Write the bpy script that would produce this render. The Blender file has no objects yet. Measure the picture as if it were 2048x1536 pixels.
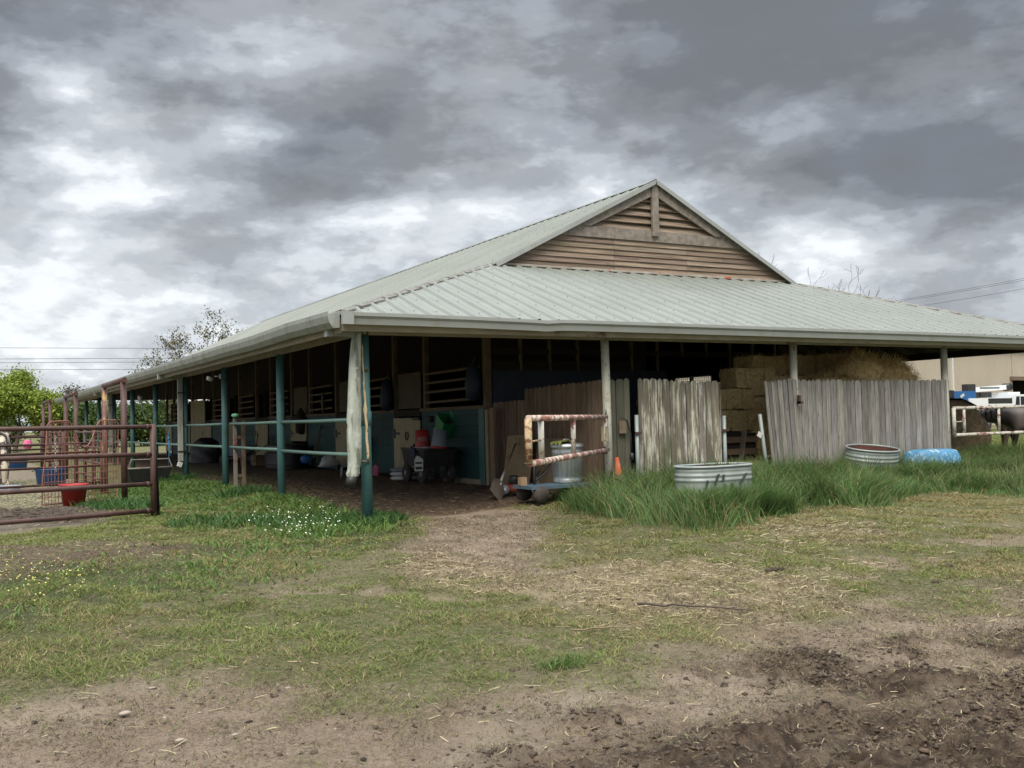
import bpy, math, random
import numpy as np
from mathutils import Vector, Matrix
random.seed(7); RNG = np.random.default_rng(11)
S = 3.66
sc = bpy.context.scene
COL = sc.collection
# ---------------------------------------------------------------- camera
F_PX, YAW, PITCH, ROLL = 2012.2, math.radians(29.236), math.radians(2.067), math.radians(-1.3275)
CAM = np.array([-4.537, -11.901, 1.2436])
_F = np.array([math.sin(YAW)*math.cos(PITCH), math.cos(YAW)*math.cos(PITCH), math.sin(PITCH)])
_R = np.array([math.cos(YAW), -math.sin(YAW), 0.0]); _U = np.cross(_R, _F)
_c, _s = math.cos(ROLL), math.sin(ROLL)
_R, _U = _c*_R + _s*_U, -_s*_R + _c*_U
cd = bpy.data.cameras.new('camera'); cam = bpy.data.objects.new('camera', cd); COL.objects.link(cam)
cd.sensor_width = 36; cd.lens = 36*F_PX/2048; cd.clip_end = 3000; cd.clip_start = 0.05
M = Matrix.Identity(4)
for i in range(3):
    M[i][0] = _R[i]; M[i][1] = _U[i]; M[i][2] = -_F[i]; M[i][3] = CAM[i]
cam.matrix_world = M
sc.camera = cam
def ray(u, v): return _F + _R*(u-1024)/F_PX - _U*(v-768)/F_PX
def pz(u, v, z):                       # survey helper: where a sight line meets a level / a plane / a distance
    d = ray(u, v); return CAM + d*(z-CAM[2])/d[2]
def px_(u, v, x): d = ray(u, v); return CAM + d*(x-CAM[0])/d[0]
def py_(u, v, y): d = ray(u, v); return CAM + d*(y-CAM[1])/d[1]
def pd(u, v, t): return CAM + ray(u, v)*t
# ---------------------------------------------------------------- render look
sc.view_settings.view_transform = 'Standard'; sc.view_settings.look = 'None'
sc.view_settings.exposure = 1.25; sc.view_settings.gamma = 1
sc.render.engine = 'CYCLES'
try: sc.cycles.max_bounces = 6; sc.cycles.transparent_max_bounces = 8
except Exception: pass
# ---------------------------------------------------------------- sky and sun
SUN_EL, SUN_AZ = math.radians(52), math.radians(215)
w = bpy.data.worlds.new('World'); sc.world = w; w.use_nodes = True
nt = w.node_tree; nt.nodes.clear()
def N(tree, t, **k):
    n = tree.nodes.new(t)
    for a, b in k.items():
        if a.startswith('i_'):
            key = a[2:]; key = int(key) if key.isdigit() else key.replace('_', ' ')
            n.inputs[key].default_value = b
        else: setattr(n, a, b)
    return n
def math_(tree, op, a, b=None, c=None, clamp=False):
    n = tree.nodes.new('ShaderNodeMath'); n.operation = op; n.use_clamp = clamp
    for i, x in enumerate((a, b, c)):
        if x is None: continue
        if isinstance(x, (int, float)): n.inputs[i].default_value = x
        else: tree.links.new(x, n.inputs[i])
    return n.outputs[0]
def build_world():
    T = nt; L = T.links.new
    tc = N(T, 'ShaderNodeTexCoord'); sep = N(T, 'ShaderNodeSeparateXYZ'); L(tc.outputs['Generated'], sep.inputs[0])
    X, Y, Z = sep.outputs
    zc = math_(T, 'ADD', math_(T, 'MAXIMUM', Z, 0.0), 0.16)
    cx = math_(T, 'DIVIDE', X, zc); cy = math_(T, 'DIVIDE', Y, zc)
    cb = N(T, 'ShaderNodeCombineXYZ'); L(cx, cb.inputs[0]); L(cy, cb.inputs[1])
    # blend flat-layer coordinates with plain directions so the lumps stay billowy
    st = N(T, 'ShaderNodeVectorMath', operation='MULTIPLY'); L(tc.outputs['Generated'], st.inputs[0]); st.inputs[1].default_value = (2.6, 2.6, 7.0)
    fl = N(T, 'ShaderNodeVectorMath', operation='SCALE'); L(cb.outputs[0], fl.inputs[0]); fl.inputs['Scale'].default_value = 0.30
    ad = N(T, 'ShaderNodeVectorMath', operation='ADD'); L(st.outputs[0], ad.inputs[0]); L(fl.outputs[0], ad.inputs[1])
    def noise(scale, det, rough, off, dist=0.0):
        m = N(T, 'ShaderNodeMapping'); m.inputs['Location'].default_value = off; L(ad.outputs[0], m.inputs['Vector'])
        n = N(T, 'ShaderNodeTexNoise'); n.inputs['Scale'].default_value = scale; n.inputs['Detail'].default_value = det
        n.inputs['Roughness'].default_value = rough; n.inputs['Distortion'].default_value = dist; L(m.outputs[0], n.inputs['Vector']); return n.outputs[0]
    n1 = noise(0.9, 8, 0.52, (3.1, 1.7, 0.4)); n2 = noise(2.2, 9, 0.55, (9.1, 4.2, 2.0)); n3 = noise(5.6, 7, 0.58, (1.1, 7.2, 5.0)); n4 = noise(0.9, 8, 0.52, (3.14, 1.72, 0.30))
    def billow(n, k): return math_(T, 'MULTIPLY', math_(T, 'ABSOLUTE', math_(T, 'SUBTRACT', n, 0.5)), k)
    v = math_(T, 'MULTIPLY_ADD', n1, 1.5, -0.66)
    v = math_(T, 'ADD', v, math_(T, 'MULTIPLY_ADD', n2, 1.5, -0.75))
    v = math_(T, 'ADD', v, math_(T, 'SUBTRACT', billow(n2, 1.2), 0.10))
    v = math_(T, 'ADD', v, math_(T, 'SUBTRACT', billow(n3, .9), 0.065))
    v = math_(T, 'ADD', v, math_(T, 'MULTIPLY_ADD', n3, 0.3, -0.15))
    # upper edges of the lumps catch more light than their bases
    v = math_(T, 'ADD', v, math_(T, 'MULTIPLY', math_(T, 'SUBTRACT', n4, n1), -3.0))
    # broad banks of darker and lighter cloud: (pixel u, v) only surveys the compass direction of each bank
    def bank(u, vv, amp, sharp, sx=1.0):
        nonlocal v
        d = ray(u, vv); d = d/np.linalg.norm(d)
        dn = N(T, 'ShaderNodeVectorMath', operation='SUBTRACT'); L(tc.outputs['Generated'], dn.inputs[0]); dn.inputs[1].default_value = tuple(d)
        sp = N(T, 'ShaderNodeSeparateXYZ'); L(dn.outputs[0], sp.inputs[0])
        a = math_(T, 'ADD', math_(T, 'POWER', sp.outputs[0], 2), math_(T, 'POWER', sp.outputs[1], 2))
        b = math_(T, 'MULTIPLY', math_(T, 'POWER', sp.outputs[2], 2), sx)
        r2 = math_(T, 'ADD', a, b)
        g = math_(T, 'EXPONENT', math_(T, 'MULTIPLY', r2, -sharp))
        v = math_(T, 'ADD', v, math_(T, 'MULTIPLY', g, amp*(.50 if amp < 0 else .85)))
    for b in BANKS: bank(*b)
    ramp = N(T, 'ShaderNodeValToRGB'); L(math_(T, 'MULTIPLY_ADD', v, 0.5, 0.5, clamp=True), ramp.inputs[0])
    cr = ramp.color_ramp; cr.interpolation = 'EASE'
    stops = [(0.0, (.108, .116, .128)), (.2, (.148, .158, .173)), (.4, (.222, .237, .258)), (.55, (.305, .326, .350)), (.68, (.40, .423, .447)), (.82, (.53, .552, .567)), (1, (.64, .655, .65))]
    cr.elements[0].position = 0; cr.elements[0].color = (*stops[0][1], 1); cr.elements[1].position = 1; cr.elements[1].color = (*stops[-1][1], 1)
    for p, c in stops[1:-1]: e = cr.elements.new(p); e.color = (*c, 1)
    # overcast: overhead cloud brighter than low, boosted above the view to light the yard
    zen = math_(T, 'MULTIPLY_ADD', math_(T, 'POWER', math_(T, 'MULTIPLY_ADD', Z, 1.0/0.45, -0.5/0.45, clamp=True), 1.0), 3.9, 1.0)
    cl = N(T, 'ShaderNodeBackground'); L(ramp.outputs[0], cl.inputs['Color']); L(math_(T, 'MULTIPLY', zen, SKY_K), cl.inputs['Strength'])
    sky = N(T, 'ShaderNodeTexSky', sky_type='NISHITA', sun_disc=False, sun_elevation=SUN_EL, sun_rotation=SUN_AZ)
    bs = N(T, 'ShaderNodeBackground'); L(sky.outputs[0], bs.inputs['Color']); bs.inputs['Strength'].default_value = 0.07
    fac = math_(T, 'MULTIPLY_ADD', n2, -0.25, 1.09, clamp=True)
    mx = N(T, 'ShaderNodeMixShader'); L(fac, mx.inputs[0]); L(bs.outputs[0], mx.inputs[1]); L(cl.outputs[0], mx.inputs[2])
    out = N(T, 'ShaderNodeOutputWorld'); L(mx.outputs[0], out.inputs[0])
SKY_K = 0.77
BANKS = [(40, 60, -1.3, 60), (250, 0, -.8, 60), (620, 0, -.5, 60), (1000, 40, -.75, 40), (1300, 90, -.6, 60), (1600, 60, -.9, 45), (1950, 40, -1.2, 50), (1980, 85, -.7, 250), (560, 290, -.5, 160, 2), (700, 320, -.4, 200, 2), (1500, 150, -.5, 70, 3), (2000, 90, -.4, 70),
         (1750, 330, -1.05, 110, 4), (1960, 360, -.8, 120, 3), (1480, 340, -.3, 160, 3), (560, 270, -.5, 90, 2), (400, 320, -.45, 160), (780, 250, -.3, 120), (1870, 150, .75, 220, 4), (1560, 235, .35, 200, 3),
         (130, 165, .8, 500, 2), (230, 300, .8, 160, 2), (490, 100, .35, 420), (460, 275, .7, 900), (620, 130, .3, 200), (1650, 450, .75, 110, 3), (850, 430, .5, 250, 2), (1000, 240, .35, 120, 3), (1250, 370, .3, 200, 3), (250, 620, .25, 50), (60, 730, .4, 60), (420, 480, -.3, 160, 3), (900, 460, -.15, 200, 3), (1900, 560, -.2, 120), (130, 480, -.35, 120, 3), (100, 560, .2, 90)]
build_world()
sd_ = bpy.data.lights.new('sun', 'SUN'); sun = bpy.data.objects.new('sun', sd_); COL.objects.link(sun)
sd_.energy = 1.5; sd_.angle = math.radians(35); sd_.color = (1, .91, .77)
sdir = Vector((math.sin(SUN_AZ)*math.cos(SUN_EL), math.cos(SUN_AZ)*math.cos(SUN_EL), math.sin(SUN_EL)))
sun.rotation_euler = sdir.to_track_quat('Z', 'Y').to_euler(); sun.location = (0, -20, 30)
# ---------------------------------------------------------------- helpers
def lin(r, g, b, k=1.0):
    f = lambda c: ((c/255+.055)/1.055)**2.4 if c > 10 else c/255/12.92
    return (f(r)*k, f(g)*k, f(b)*k)
class MB:
    def __init__(s): s.v = []; s.f = []; s.c = []; s.smooth = []
    def add(s, vs, fs, col=None, smooth=False):
        o = len(s.v); s.v.extend([tuple(map(float, p)) for p in vs])
        for f in fs: s.f.append([i+o for i in f]); s.c.append(col); s.smooth.append(smooth)
    def box(s, c, size, rot=None, col=None):
        hx, hy, hz = [q/2 for q in size]
        P = [Vector((x, y, z)) for x in (-hx, hx) for y in (-hy, hy) for z in (-hz, hz)]
        if rot is not None: P = [rot @ p for p in P]
        c = Vector(c); s.add([p+c for p in P], [(0, 1, 3, 2), (4, 6, 7, 5), (0, 4, 5, 1), (2, 3, 7, 6), (0, 2, 6, 4), (1, 5, 7, 3)], col)
    def bb(s, x0, x1, y0, y1, z0, z1, col=None): s.box(((x0+x1)/2, (y0+y1)/2, (z0+z1)/2), (abs(x1-x0), abs(y1-y0), abs(z1-z0)), None, col)
    def bar(s, p, q, wd, ht, up=(0, 0, 1), col=None):
        p, q = Vector(p), Vector(q); d = q-p; l = d.length; d.normalize(); up = Vector(up)
        a = d.cross(up)
        if a.length < 1e-4: a = d.cross(Vector((1, 0, 0)))
        a.normalize(); b = a.cross(d); R = Matrix((d, a, b)).transposed()
        s.box((p+q)/2, (l, wd, ht), R, col)
    def tube(s, pts, r, n=10, caps=True, col=None, closed=False, smooth=True):
        P = [Vector(p) for p in pts]; m = len(P); rs = r if isinstance(r, (list, tuple)) else [r]*m
        vs = []; prev = None
        for i in range(m):
            if closed: t = P[(i+1) % m]-P[i-1]
            else: t = P[min(i+1, m-1)]-P[max(i-1, 0)]
            t.normalize()
            if prev is None:
                a = t.cross(Vector((0, 0, 1)))
                if a.length < 1e-3: a = t.cross(Vector((1, 0, 0)))
            else:
                a = prev - t*prev.dot(t)
                if a.length < 1e-4: a = t.cross(Vector((0, 0, 1)))
            a.normalize(); prev = a; b = t.cross(a)
            for k in range(n):
                th = 2*math.pi*k/n; vs.append(P[i]+(a*math.cos(th)+b*math.sin(th))*rs[i])
        fs = []
        for i in range(m-1 if not closed else m):
            j = (i+1) % m
            for k in range(n): fs.append((i*n+k, i*n+(k+1) % n, j*n+(k+1) % n, j*n+k))
        o = len(s.v)
        s.add(vs, fs, col, smooth)
        if caps and not closed: s.f.append([o+k for k in range(n)][::-1]); s.c.append(col); s.smooth.append(False); s.f.append([o+(m-1)*n+k for k in range(n)]); s.c.append(col); s.smooth.append(False)
    def lathe(s, prof, c=(0, 0, 0), n=28, sx=1, sy=1, rot=None, col=None, wob=None):
        vs = []
        for (r, z) in prof:
            for k in range(n):
                th = 2*math.pi*k/n; rr = r*(1+(wob(th, z) if wob else 0)); p = Vector((rr*math.cos(th)*sx, rr*math.sin(th)*sy, z))
                if rot is not None: p = rot @ p
                vs.append(p+Vector(c))
        fs = [(i*n+k, i*n+(k+1) % n, (i+1)*n+(k+1) % n, (i+1)*n+k) for i in range(len(prof)-1) for k in range(n)]
        s.add(vs, fs, col, True)
    def poly_prism(s, pts2, to3, th, col=None):          # pts2 polygon, to3(a,b,depth)
        n = len(pts2); vs = [to3(a, b, 0) for a, b in pts2]+[to3(a, b, th) for a, b in pts2]
        s.add(vs, [tuple(range(n))[::-1], tuple(range(n, 2*n))]+[(i, (i+1) % n, n+(i+1) % n, n+i) for i in range(n)], col)
    def build(s, name, mat, parent=None, hascol=None):
        me = bpy.data.meshes.new(name); me.from_pydata(s.v, [], s.f)
        me.polygons.foreach_set('use_smooth', s.smooth)
        if any(c is not None for c in s.c):
            at = me.color_attributes.new('Col', 'FLOAT_COLOR', 'CORNER')
            arr = []
            for f, c in zip(s.f, s.c):
                c = c if c is not None else (1, 1, 1); arr.extend([c[0], c[1], c[2], 1]*len(f))
            at.data.foreach_set('color', arr)
        me.update(); o = bpy.data.objects.new(name, me); COL.objects.link(o)
        if mat: me.materials.append(mat)
        if parent: o.parent = parent
        return o
def npmesh(name, V, F4, F3, colors, mat, parent=None, smooth=False):
    """fast mesh: V (n,3); F4 (a,4); F3 (b,3); per-vertex colors (n,3)"""
    me = bpy.data.meshes.new(name); nv = len(V); a = len(F4); b = len(F3)
    me.vertices.add(nv); me.vertices.foreach_set('co', V.astype(np.float32).ravel())
    loops = np.concatenate([np.asarray(F4, np.int32).ravel(), np.asarray(F3, np.int32).ravel()]) if b else np.asarray(F4, np.int32).ravel()
    me.loops.add(len(loops)); me.loops.foreach_set('vertex_index', loops)
    me.polygons.add(a+b)
    st = np.concatenate([np.arange(a)*4, a*4+np.arange(b)*3]).astype(np.int32)
    me.polygons.foreach_set('loop_start', st)
    me.update(calc_edges=True)
    if smooth: me.polygons.foreach_set('use_smooth', np.ones(a+b, bool))
    if colors is not None:
        at = me.color_attributes.new('Col', 'FLOAT_COLOR', 'POINT')
        at.data.foreach_set('color', np.concatenate([colors, np.ones((nv, 1))], 1).astype(np.float32).ravel())
    me.validate(); o = bpy.data.objects.new(name, me); COL.objects.link(o); me.materials.append(mat)
    if parent: o.parent = parent
    return o
def tag(o, label=None, cat=None, group=None, kind=None):
    if label: o['label'] = label
    if cat: o['category'] = cat
    if group: o['group'] = group
    if kind: o['kind'] = kind
    return o
def thing(name, label, cat, loc=(0, 0, 0), rz=0, group=None):
    o = bpy.data.objects.new(name, None); COL.objects.link(o); o.empty_display_size = .2
    o.location = tuple(map(float, loc)); o.rotation_euler = (0, 0, rz); return tag(o, label, cat, group)
def copy_tree(o, parent=None):
    c = o.copy(); COL.objects.link(c)
    if parent: c.parent = parent
    for ch in [x for x in o.children]: copy_tree(ch, c)
    return c
# ---------------------------------------------------------------- materials
MATS = {}
def mat(name, c1, c2=None, scale=4.0, stretch=(1, 1, 1), rough=.7, metal=0.0, bump=.15, bscale=None, patch=None, vc=False, patch2=None, det=6, spec=None, contrast=(.35, .65), translucent=0):
    m = bpy.data.materials.new(name); m.use_nodes = True; T = m.node_tree; L = T.links.new
    bs = T.nodes['Principled BSDF']; bs.inputs['Roughness'].default_value = rough; bs.inputs['Metallic'].default_value = metal
    if spec is not None: bs.inputs['Specular IOR Level'].default_value = spec
    tc = N(T, 'ShaderNodeTexCoord'); mp = N(T, 'ShaderNodeMapping'); mp.inputs['Scale'].default_value = stretch; L(tc.outputs['Object'], mp.inputs[0])
    n = N(T, 'ShaderNodeTexNoise', i_Scale=scale, i_Detail=det, i_Roughness=.62); L(mp.outputs[0], n.inputs['Vector'])
    mr = N(T, 'ShaderNodeMapRange'); mr.inputs[1].default_value = contrast[0]; mr.inputs[2].default_value = contrast[1]; L(n.outputs[0], mr.inputs[0])
    mx = N(T, 'ShaderNodeMix', data_type='RGBA'); L(mr.outputs[0], mx.inputs[0]); mx.inputs[6].default_value = (*c1, 1); mx.inputs[7].default_value = (*(c2 or c1), 1)
    col = mx.outputs[2]
    for k, pt in enumerate((patch, patch2)):
        if not pt: continue
        pc, psc, lo, hi = pt[:4]; pst = pt[4] if len(pt) > 4 else (1, 1, 1)
        m2 = N(T, 'ShaderNodeMapping'); m2.inputs['Scale'].default_value = pst; m2.inputs['Location'].default_value = (3.3*(k+1), 1.7, 5.1); L(tc.outputs['Object'], m2.inputs[0])
        n2 = N(T, 'ShaderNodeTexNoise', i_Scale=psc, i_Detail=7, i_Roughness=.65); L(m2.outputs[0], n2.inputs['Vector'])
        r2 = N(T, 'ShaderNodeMapRange'); r2.inputs[1].default_value = lo; r2.inputs[2].default_value = hi; L(n2.outputs[0], r2.inputs[0])
        x2 = N(T, 'ShaderNodeMix', data_type='RGBA'); L(r2.outputs[0], x2.inputs[0]); L(col, x2.inputs[6]); x2.inputs[7].default_value = (*pc, 1); col = x2.outputs[2]
    if vc:
        at = N(T, 'ShaderNodeAttribute', attribute_name='Col'); x3 = N(T, 'ShaderNodeMix', data_type='RGBA', blend_type='MULTIPLY'); x3.inputs[0].default_value = 1
        L(col, x3.inputs[6]); L(at.outputs['Color'], x3.inputs[7]); col = x3.outputs[2]
    L(col, bs.inputs['Base Color'])
    if bump:
        nb = n
        if bscale:
            nb = N(T, 'ShaderNodeTexNoise', i_Scale=bscale, i_Detail=6, i_Roughness=.6); L(mp.outputs[0], nb.inputs['Vector'])
        b = N(T, 'ShaderNodeBump', i_Strength=bump, i_Distance=.02); L(nb.outputs[0], b.inputs['Height']); L(b.outputs[0], bs.inputs['Normal'])
    if translucent:
        tr = N(T, 'ShaderNodeBsdfTranslucent'); L(col, tr.inputs[0]); ms = N(T, 'ShaderNodeMixShader'); ms.inputs[0].default_value = translucent
        L(bs.outputs[0], ms.inputs[1]); L(tr.outputs[0], ms.inputs[2]); L(ms.outputs[0], T.nodes['Material Output'].inputs[0])
    MATS[name] = m; return m
roofm = mat('roof_metal', (.192, .210, .190), (.224, .242, .219), 1.3, (1, 1, 1), .42, 0, .03, patch=((.19, .20, .18), 9, .62, .72))
roofL = mat('roof_metal_aged', (.165, .182, .162), (.204, .222, .198), .9, (1, 1, 1), .5, 0, .03, patch=((.17, .175, .155), 5, .58, .75))
capm = mat('hip_cap_dirty', (.21, .21, .19), (.155, .145, .125), 9, (1, 1, 1), .7, 0, .1, contrast=(.4, .6), patch=((.17, .14, .12), 14, .60, .74))
gutm = mat('gutter_paint', (.31, .33, .32), (.27, .285, .275), 2, (1, 1, .4), .4, 0, .02, patch=((.24, .25, .21), 3.0, .57, .72, (1, 1, .3)))
gutL = mat('gutter_paint_mouldy', (.30, .32, .30), (.25, .27, .245), 2, (1, 1, 1), .5, 0, .02, patch=((.16, .165, .135), 2.6, .50, .68, (1, 1, .3)), patch2=((.20, .21, .18), 14, .52, .64))
fascm = mat('fascia_paint', (.36, .33, .26), (.28, .24, .18), 3, (1, 1, 2), .7, 0, .05, patch=((.12, .055, .035), 2.2, .60, .70, (1, 1, 2)))
gablem = mat('gable_wood', (.27, .205, .155), (.105, .08, .06), 2.2, (.7, 1, 22), .8, 0, .35, vc=True, patch=((.085, .05, .035), 5, .62, .72, (.6, 1, 3)))
trimw = mat('trim_wood', (.25, .22, .19), (.15, .125, .105), 3.0, (3, 1, 3), .8, 0, .3)
fencem = mat('weathered_picket', (.30, .288, .27), (.145, .137, .125), 3.5, (9, 9, .8), .85, 0, .5, vc=True, patch=((.09, .075, .06), 6, .60, .72, (3, 3, .8)))
fencep = mat('peeling_picket', (.22, .20, .165), (.12, .11, .085), 3.5, (9, 9, .7), .85, 0, .5, vc=True, patch=((.48, .47, .41), 3.2, .50, .60, (5, 5, .6)), patch2=((.13, .13, .085), 2.2, .55, .66, (1, 1, .6)))
fenceb = mat('brown_picket', (.26, .185, .13), (.15, .105, .075), 3.5, (9, 9, .8), .85, 0, .4, vc=True)
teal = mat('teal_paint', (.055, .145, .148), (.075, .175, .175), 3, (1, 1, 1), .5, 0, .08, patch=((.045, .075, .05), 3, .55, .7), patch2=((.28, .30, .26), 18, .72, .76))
tealr = mat('teal_rail', (.10, .19, .175), (.14, .23, .20), 5, (1, 1, 1), .5, 0, .08, patch=((.22, .24, .13), 3, .6, .72), patch2=((.35, .36, .30), 20, .70, .75))
tealw = mat('teal_boards', (.03, .085, .095), (.045, .11, .12), 4, (1, .6, 10), .7, 0, .25, patch=((.02, .05, .05), 3, .55, .7))
whitepost = mat('chipped_white', (.56, .55, .48), (.44, .43, .36), 4, (1, 1, .6), .55, 0, .2, patch=((.15, .06, .035), 16, .60, .64, (1, 1, .7)), patch2=((.30, .24, .16), 6, .58, .68))
rustwhite = mat('rusty_white_pipe', (.58, .57, .52), (.46, .43, .37), 6, (1, 1, 1), .6, 0, .35, patch=((.20, .075, .05), 7.5, .53, .58), patch2=((.08, .04, .03), 22, .60, .64))
rustpink = mat('rusty_pink_pipe', (.33, .14, .11), (.26, .12, .095), 6, (1, 1, 1), .7, 0, .35, patch=((.58, .54, .47), 10, .49, .55), patch2=((.08, .04, .03), 26, .62, .66))
rustyellow = mat('rusty_orange_pipe', (.48, .40, .27), (.38, .24, .11), 12, (1, 1, 1), .7, 0, .35, patch=((.16, .07, .04), 16, .50, .55))
rust = mat('brown_rust_pipe', (.06, .028, .023), (.10, .048, .04), 7, (1, 1, 1), .6, 0, .25, patch=((.05, .025, .02), 4, .5, .7), patch2=((.35, .2, .12), 30, .70, .73))
rustwire = mat('red_rust_wire', (.30, .13, .10), (.20, .08, .06), 10, rough=.7, bump=0)
floorw = mat('bare_wood', (.20, .15, .10), (.12, .085, .055), 3, (1, 8, 1), .85, 0, .3)
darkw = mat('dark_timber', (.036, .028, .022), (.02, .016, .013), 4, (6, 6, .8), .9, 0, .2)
navy = mat('navy_tarp', (.012, .018, .04), (.02, .03, .06), 3, rough=.6, bump=.2)
tanw = mat('tan_painted_wood', (.40, .34, .22), (.30, .25, .16), 3, (6, 6, .8), .75, 0, .25, patch=((.13, .10, .06), 7, .6, .68, (3, 3, .7)))
ply = mat('plywood', (.34, .25, .15), (.26, .18, .105), 3, (1, 1, 1), .8, 0, .1, patch=((.12, .08, .05), 9, .63, .7))
galv = mat('galvanised_steel', (.42, .45, .46), (.30, .33, .34), 5, (1, 1, 1), .33, .75, .12, det=4)
galvm = mat('galvanised_tank', (.34, .38, .37), (.26, .30, .29), 4, (1, 1, .5), .5, .15, .1, patch=((.19, .22, .20), 4, .55, .7))
redin = mat('rust_inside', (.15, .055, .04), (.09, .04, .03), 5, rough=.9)
black = mat('black_plastic', (.015, .015, .016), (.03, .03, .03), 5, rough=.5, bump=.05)
rubber = mat('tyre_rubber', (.03, .028, .026), (.075, .06, .05), 9, rough=.9, bump=.2)
charcoal = mat('charcoal_mark', (.035, .045, .04), (.06, .07, .06), 9, rough=.8, bump=0)
whitem = mat('white_plastic', (.62, .62, .60), (.52, .52, .50), 5, rough=.5, bump=.05)
spoutm = mat('crushed_aluminium', (.44, .47, .42), (.34, .37, .32), 3, (3, 3, .5), .5, 0, .3, bscale=9, patch=((.15, .165, .12), 5, .50, .62, (2.5, 2.5, .4)), patch2=((.5, .52, .48), 9, .55, .66))
spout2 = mat('spout_grey', (.36, .37, .34), (.27, .28, .25), 3, (1, 1, .5), .6, 0, .1, patch=((.17, .18, .14), 5, .5, .66, (1.5, 1.5, .4)))
pealrust = mat('peeling_strip', (.58, .50, .34), (.42, .30, .15), 14, (1, 1, .6), .8, 0, .4, patch=((.22, .10, .05), 14, .58, .64))
red = mat('red_plastic', (.42, .03, .025), (.34, .03, .03), 4, rough=.45, bump=.05)
pink = mat('pink_plastic', (.62, .05, .17), (.5, .05, .14), 4, rough=.45, bump=.05)
magenta = mat('pink_ball', (.58, .12, .24), (.5, .08, .2), 4, rough=.5, bump=.05)
orange = mat('orange_plastic', (.62, .14, .05), (.5, .10, .04), 4, rough=.5, bump=.1, patch=((.36, .28, .22), 5, .55, .66))
green = mat('green_plastic', (.02, .24, .075), (.03, .2, .07), 4, rough=.45, bump=.05)
mint = mat('mint_green', (.22, .55, .33), (.2, .5, .3), 4, rough=.5, bump=.05)
blue = mat('blue_plastic', (.025, .13, .38), (.03, .16, .42), 4, rough=.45, bump=.08)
skyblue = mat('sky_blue_pool', (.08, .27, .46), (.06, .20, .38), 4, rough=.5, bump=.25, patch=((.42, .56, .62), 13, .56, .62), patch2=((.02, .08, .16), 16, .66, .69))
greyp = mat('grey_plastic', (.24, .26, .30), (.2, .22, .26), 6, rough=.5, bump=.05, patch=((.5, .52, .55), 14, .6, .66))
purple = mat('purple_plastic', (.06, .03, .11), (.05, .03, .09), 4, rough=.6, bump=.05)
cardboard = mat('cardboard', (.30, .21, .13), (.24, .16, .10), 4, rough=.85, bump=.05)
steelgrey = mat('shovel_steel', (.20, .17, .14), (.13, .11, .09), 7, rough=.6, metal=.3, bump=.1)
handlew = mat('tool_handle', (.24, .175, .11), (.16, .11, .07), 7, (1, 1, .3), .7, 0, .1)
bluecart = mat('faded_blue_deck', (.08, .13, .17), (.06, .10, .13), 5, rough=.6, bump=.1)
redpaint = mat('mower_red', (.30, .05, .04), (.22, .04, .03), 5, rough=.6, bump=.05)
haym = mat('hay', (.66, .50, .26), (.44, .31, .145), 18, (1, 1, 1), .95, 0, .8, vc=True, bscale=40)
strawm = mat('straw_blades', (1, 1, 1), None, rough=.9, bump=0, vc=True, translucent=.15)
grassm = mat('grass_blades', (1, 1, 1), None, rough=.6, bump=0, vc=True, translucent=.3, spec=.25)
leafm = mat('tree_leaves', (1, 1, 1), None, rough=.6, bump=0, vc=True, translucent=.3, spec=.2)
barkm = mat('bark', (.10, .08, .065), (.06, .048, .04), 6, (3, 3, .6), .95, 0, .5)
deadbark = mat('bare_branch', (.15, .12, .11), (.09, .07, .065), 6, (3, 3, .6), .95, 0, .3)
flowerm = mat('petals', (1, 1, 1), None, rough=.6, bump=0, vc=True)
clodm = mat('mud_lumps', (.085, .062, .045), (.04, .029, .021), 12, rough=.95, bump=.5, bscale=30, vc=True)
stonem = mat('stones', (.36, .31, .27), (.26, .22, .19), 12, rough=.9, bump=.3, vc=True)
tansheet = mat('tan_cladding', (.44, .385, .315), (.40, .35, .285), .5, (1, 1, .5), .6, 0, .02)
concrete = mat('stem_wall', (.33, .29, .22), (.22, .19, .14), 6, rough=.9, bump=.3)
horsebay = mat('bay_coat', (.045, .026, .02), (.07, .038, .028), 3, rough=.55, bump=.05)
horsegrey = mat('dun_coat', (.16, .125, .105), (.11, .085, .07), 3, rough=.6, bump=.05)
horsepinto = mat('pinto_coat', (.48, .42, .33), (.42, .36, .28), 3, rough=.6, bump=.05, patch=((.035, .025, .02), 1.7, .50, .53))
hair = mat('dark_hair', (.02, .015, .013), (.04, .03, .025), 20, (8, 8, 1), .8, 0, .2)
carw = mat('white_car_paint', (.72, .74, .76), (.70, .72, .74), 2, rough=.25, bump=0)
glass = mat('dark_glass', (.012, .015, .018), None, rough=.08, bump=0)
carblue = mat('blue_housing', (.02, .12, .32), (.02, .1, .28), 3, rough=.4, bump=0)
chromem = mat('chain_steel', (.5, .5, .46), (.4, .4, .37), 9, rough=.4, metal=.6, bump=0)
bluerope = mat('blue_rope', (.05, .25, .45), (.04, .2, .4), 9, rough=.8, bump=.1)
netm = mat('bale_net', (.075, .08, .065), (.12, .115, .085), 12, rough=.9, bump=.6, bscale=30)
balem = mat('old_hay', (.17, .125, .08), (.10, .075, .045), 14, (1, 1, 1), .95, 0, .9, bscale=30, patch=((.05, .05, .035), 2.5, .52, .66))
wirem = mat('power_wire', (.05, .05, .055), None, rough=.6, bump=0)
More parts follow.
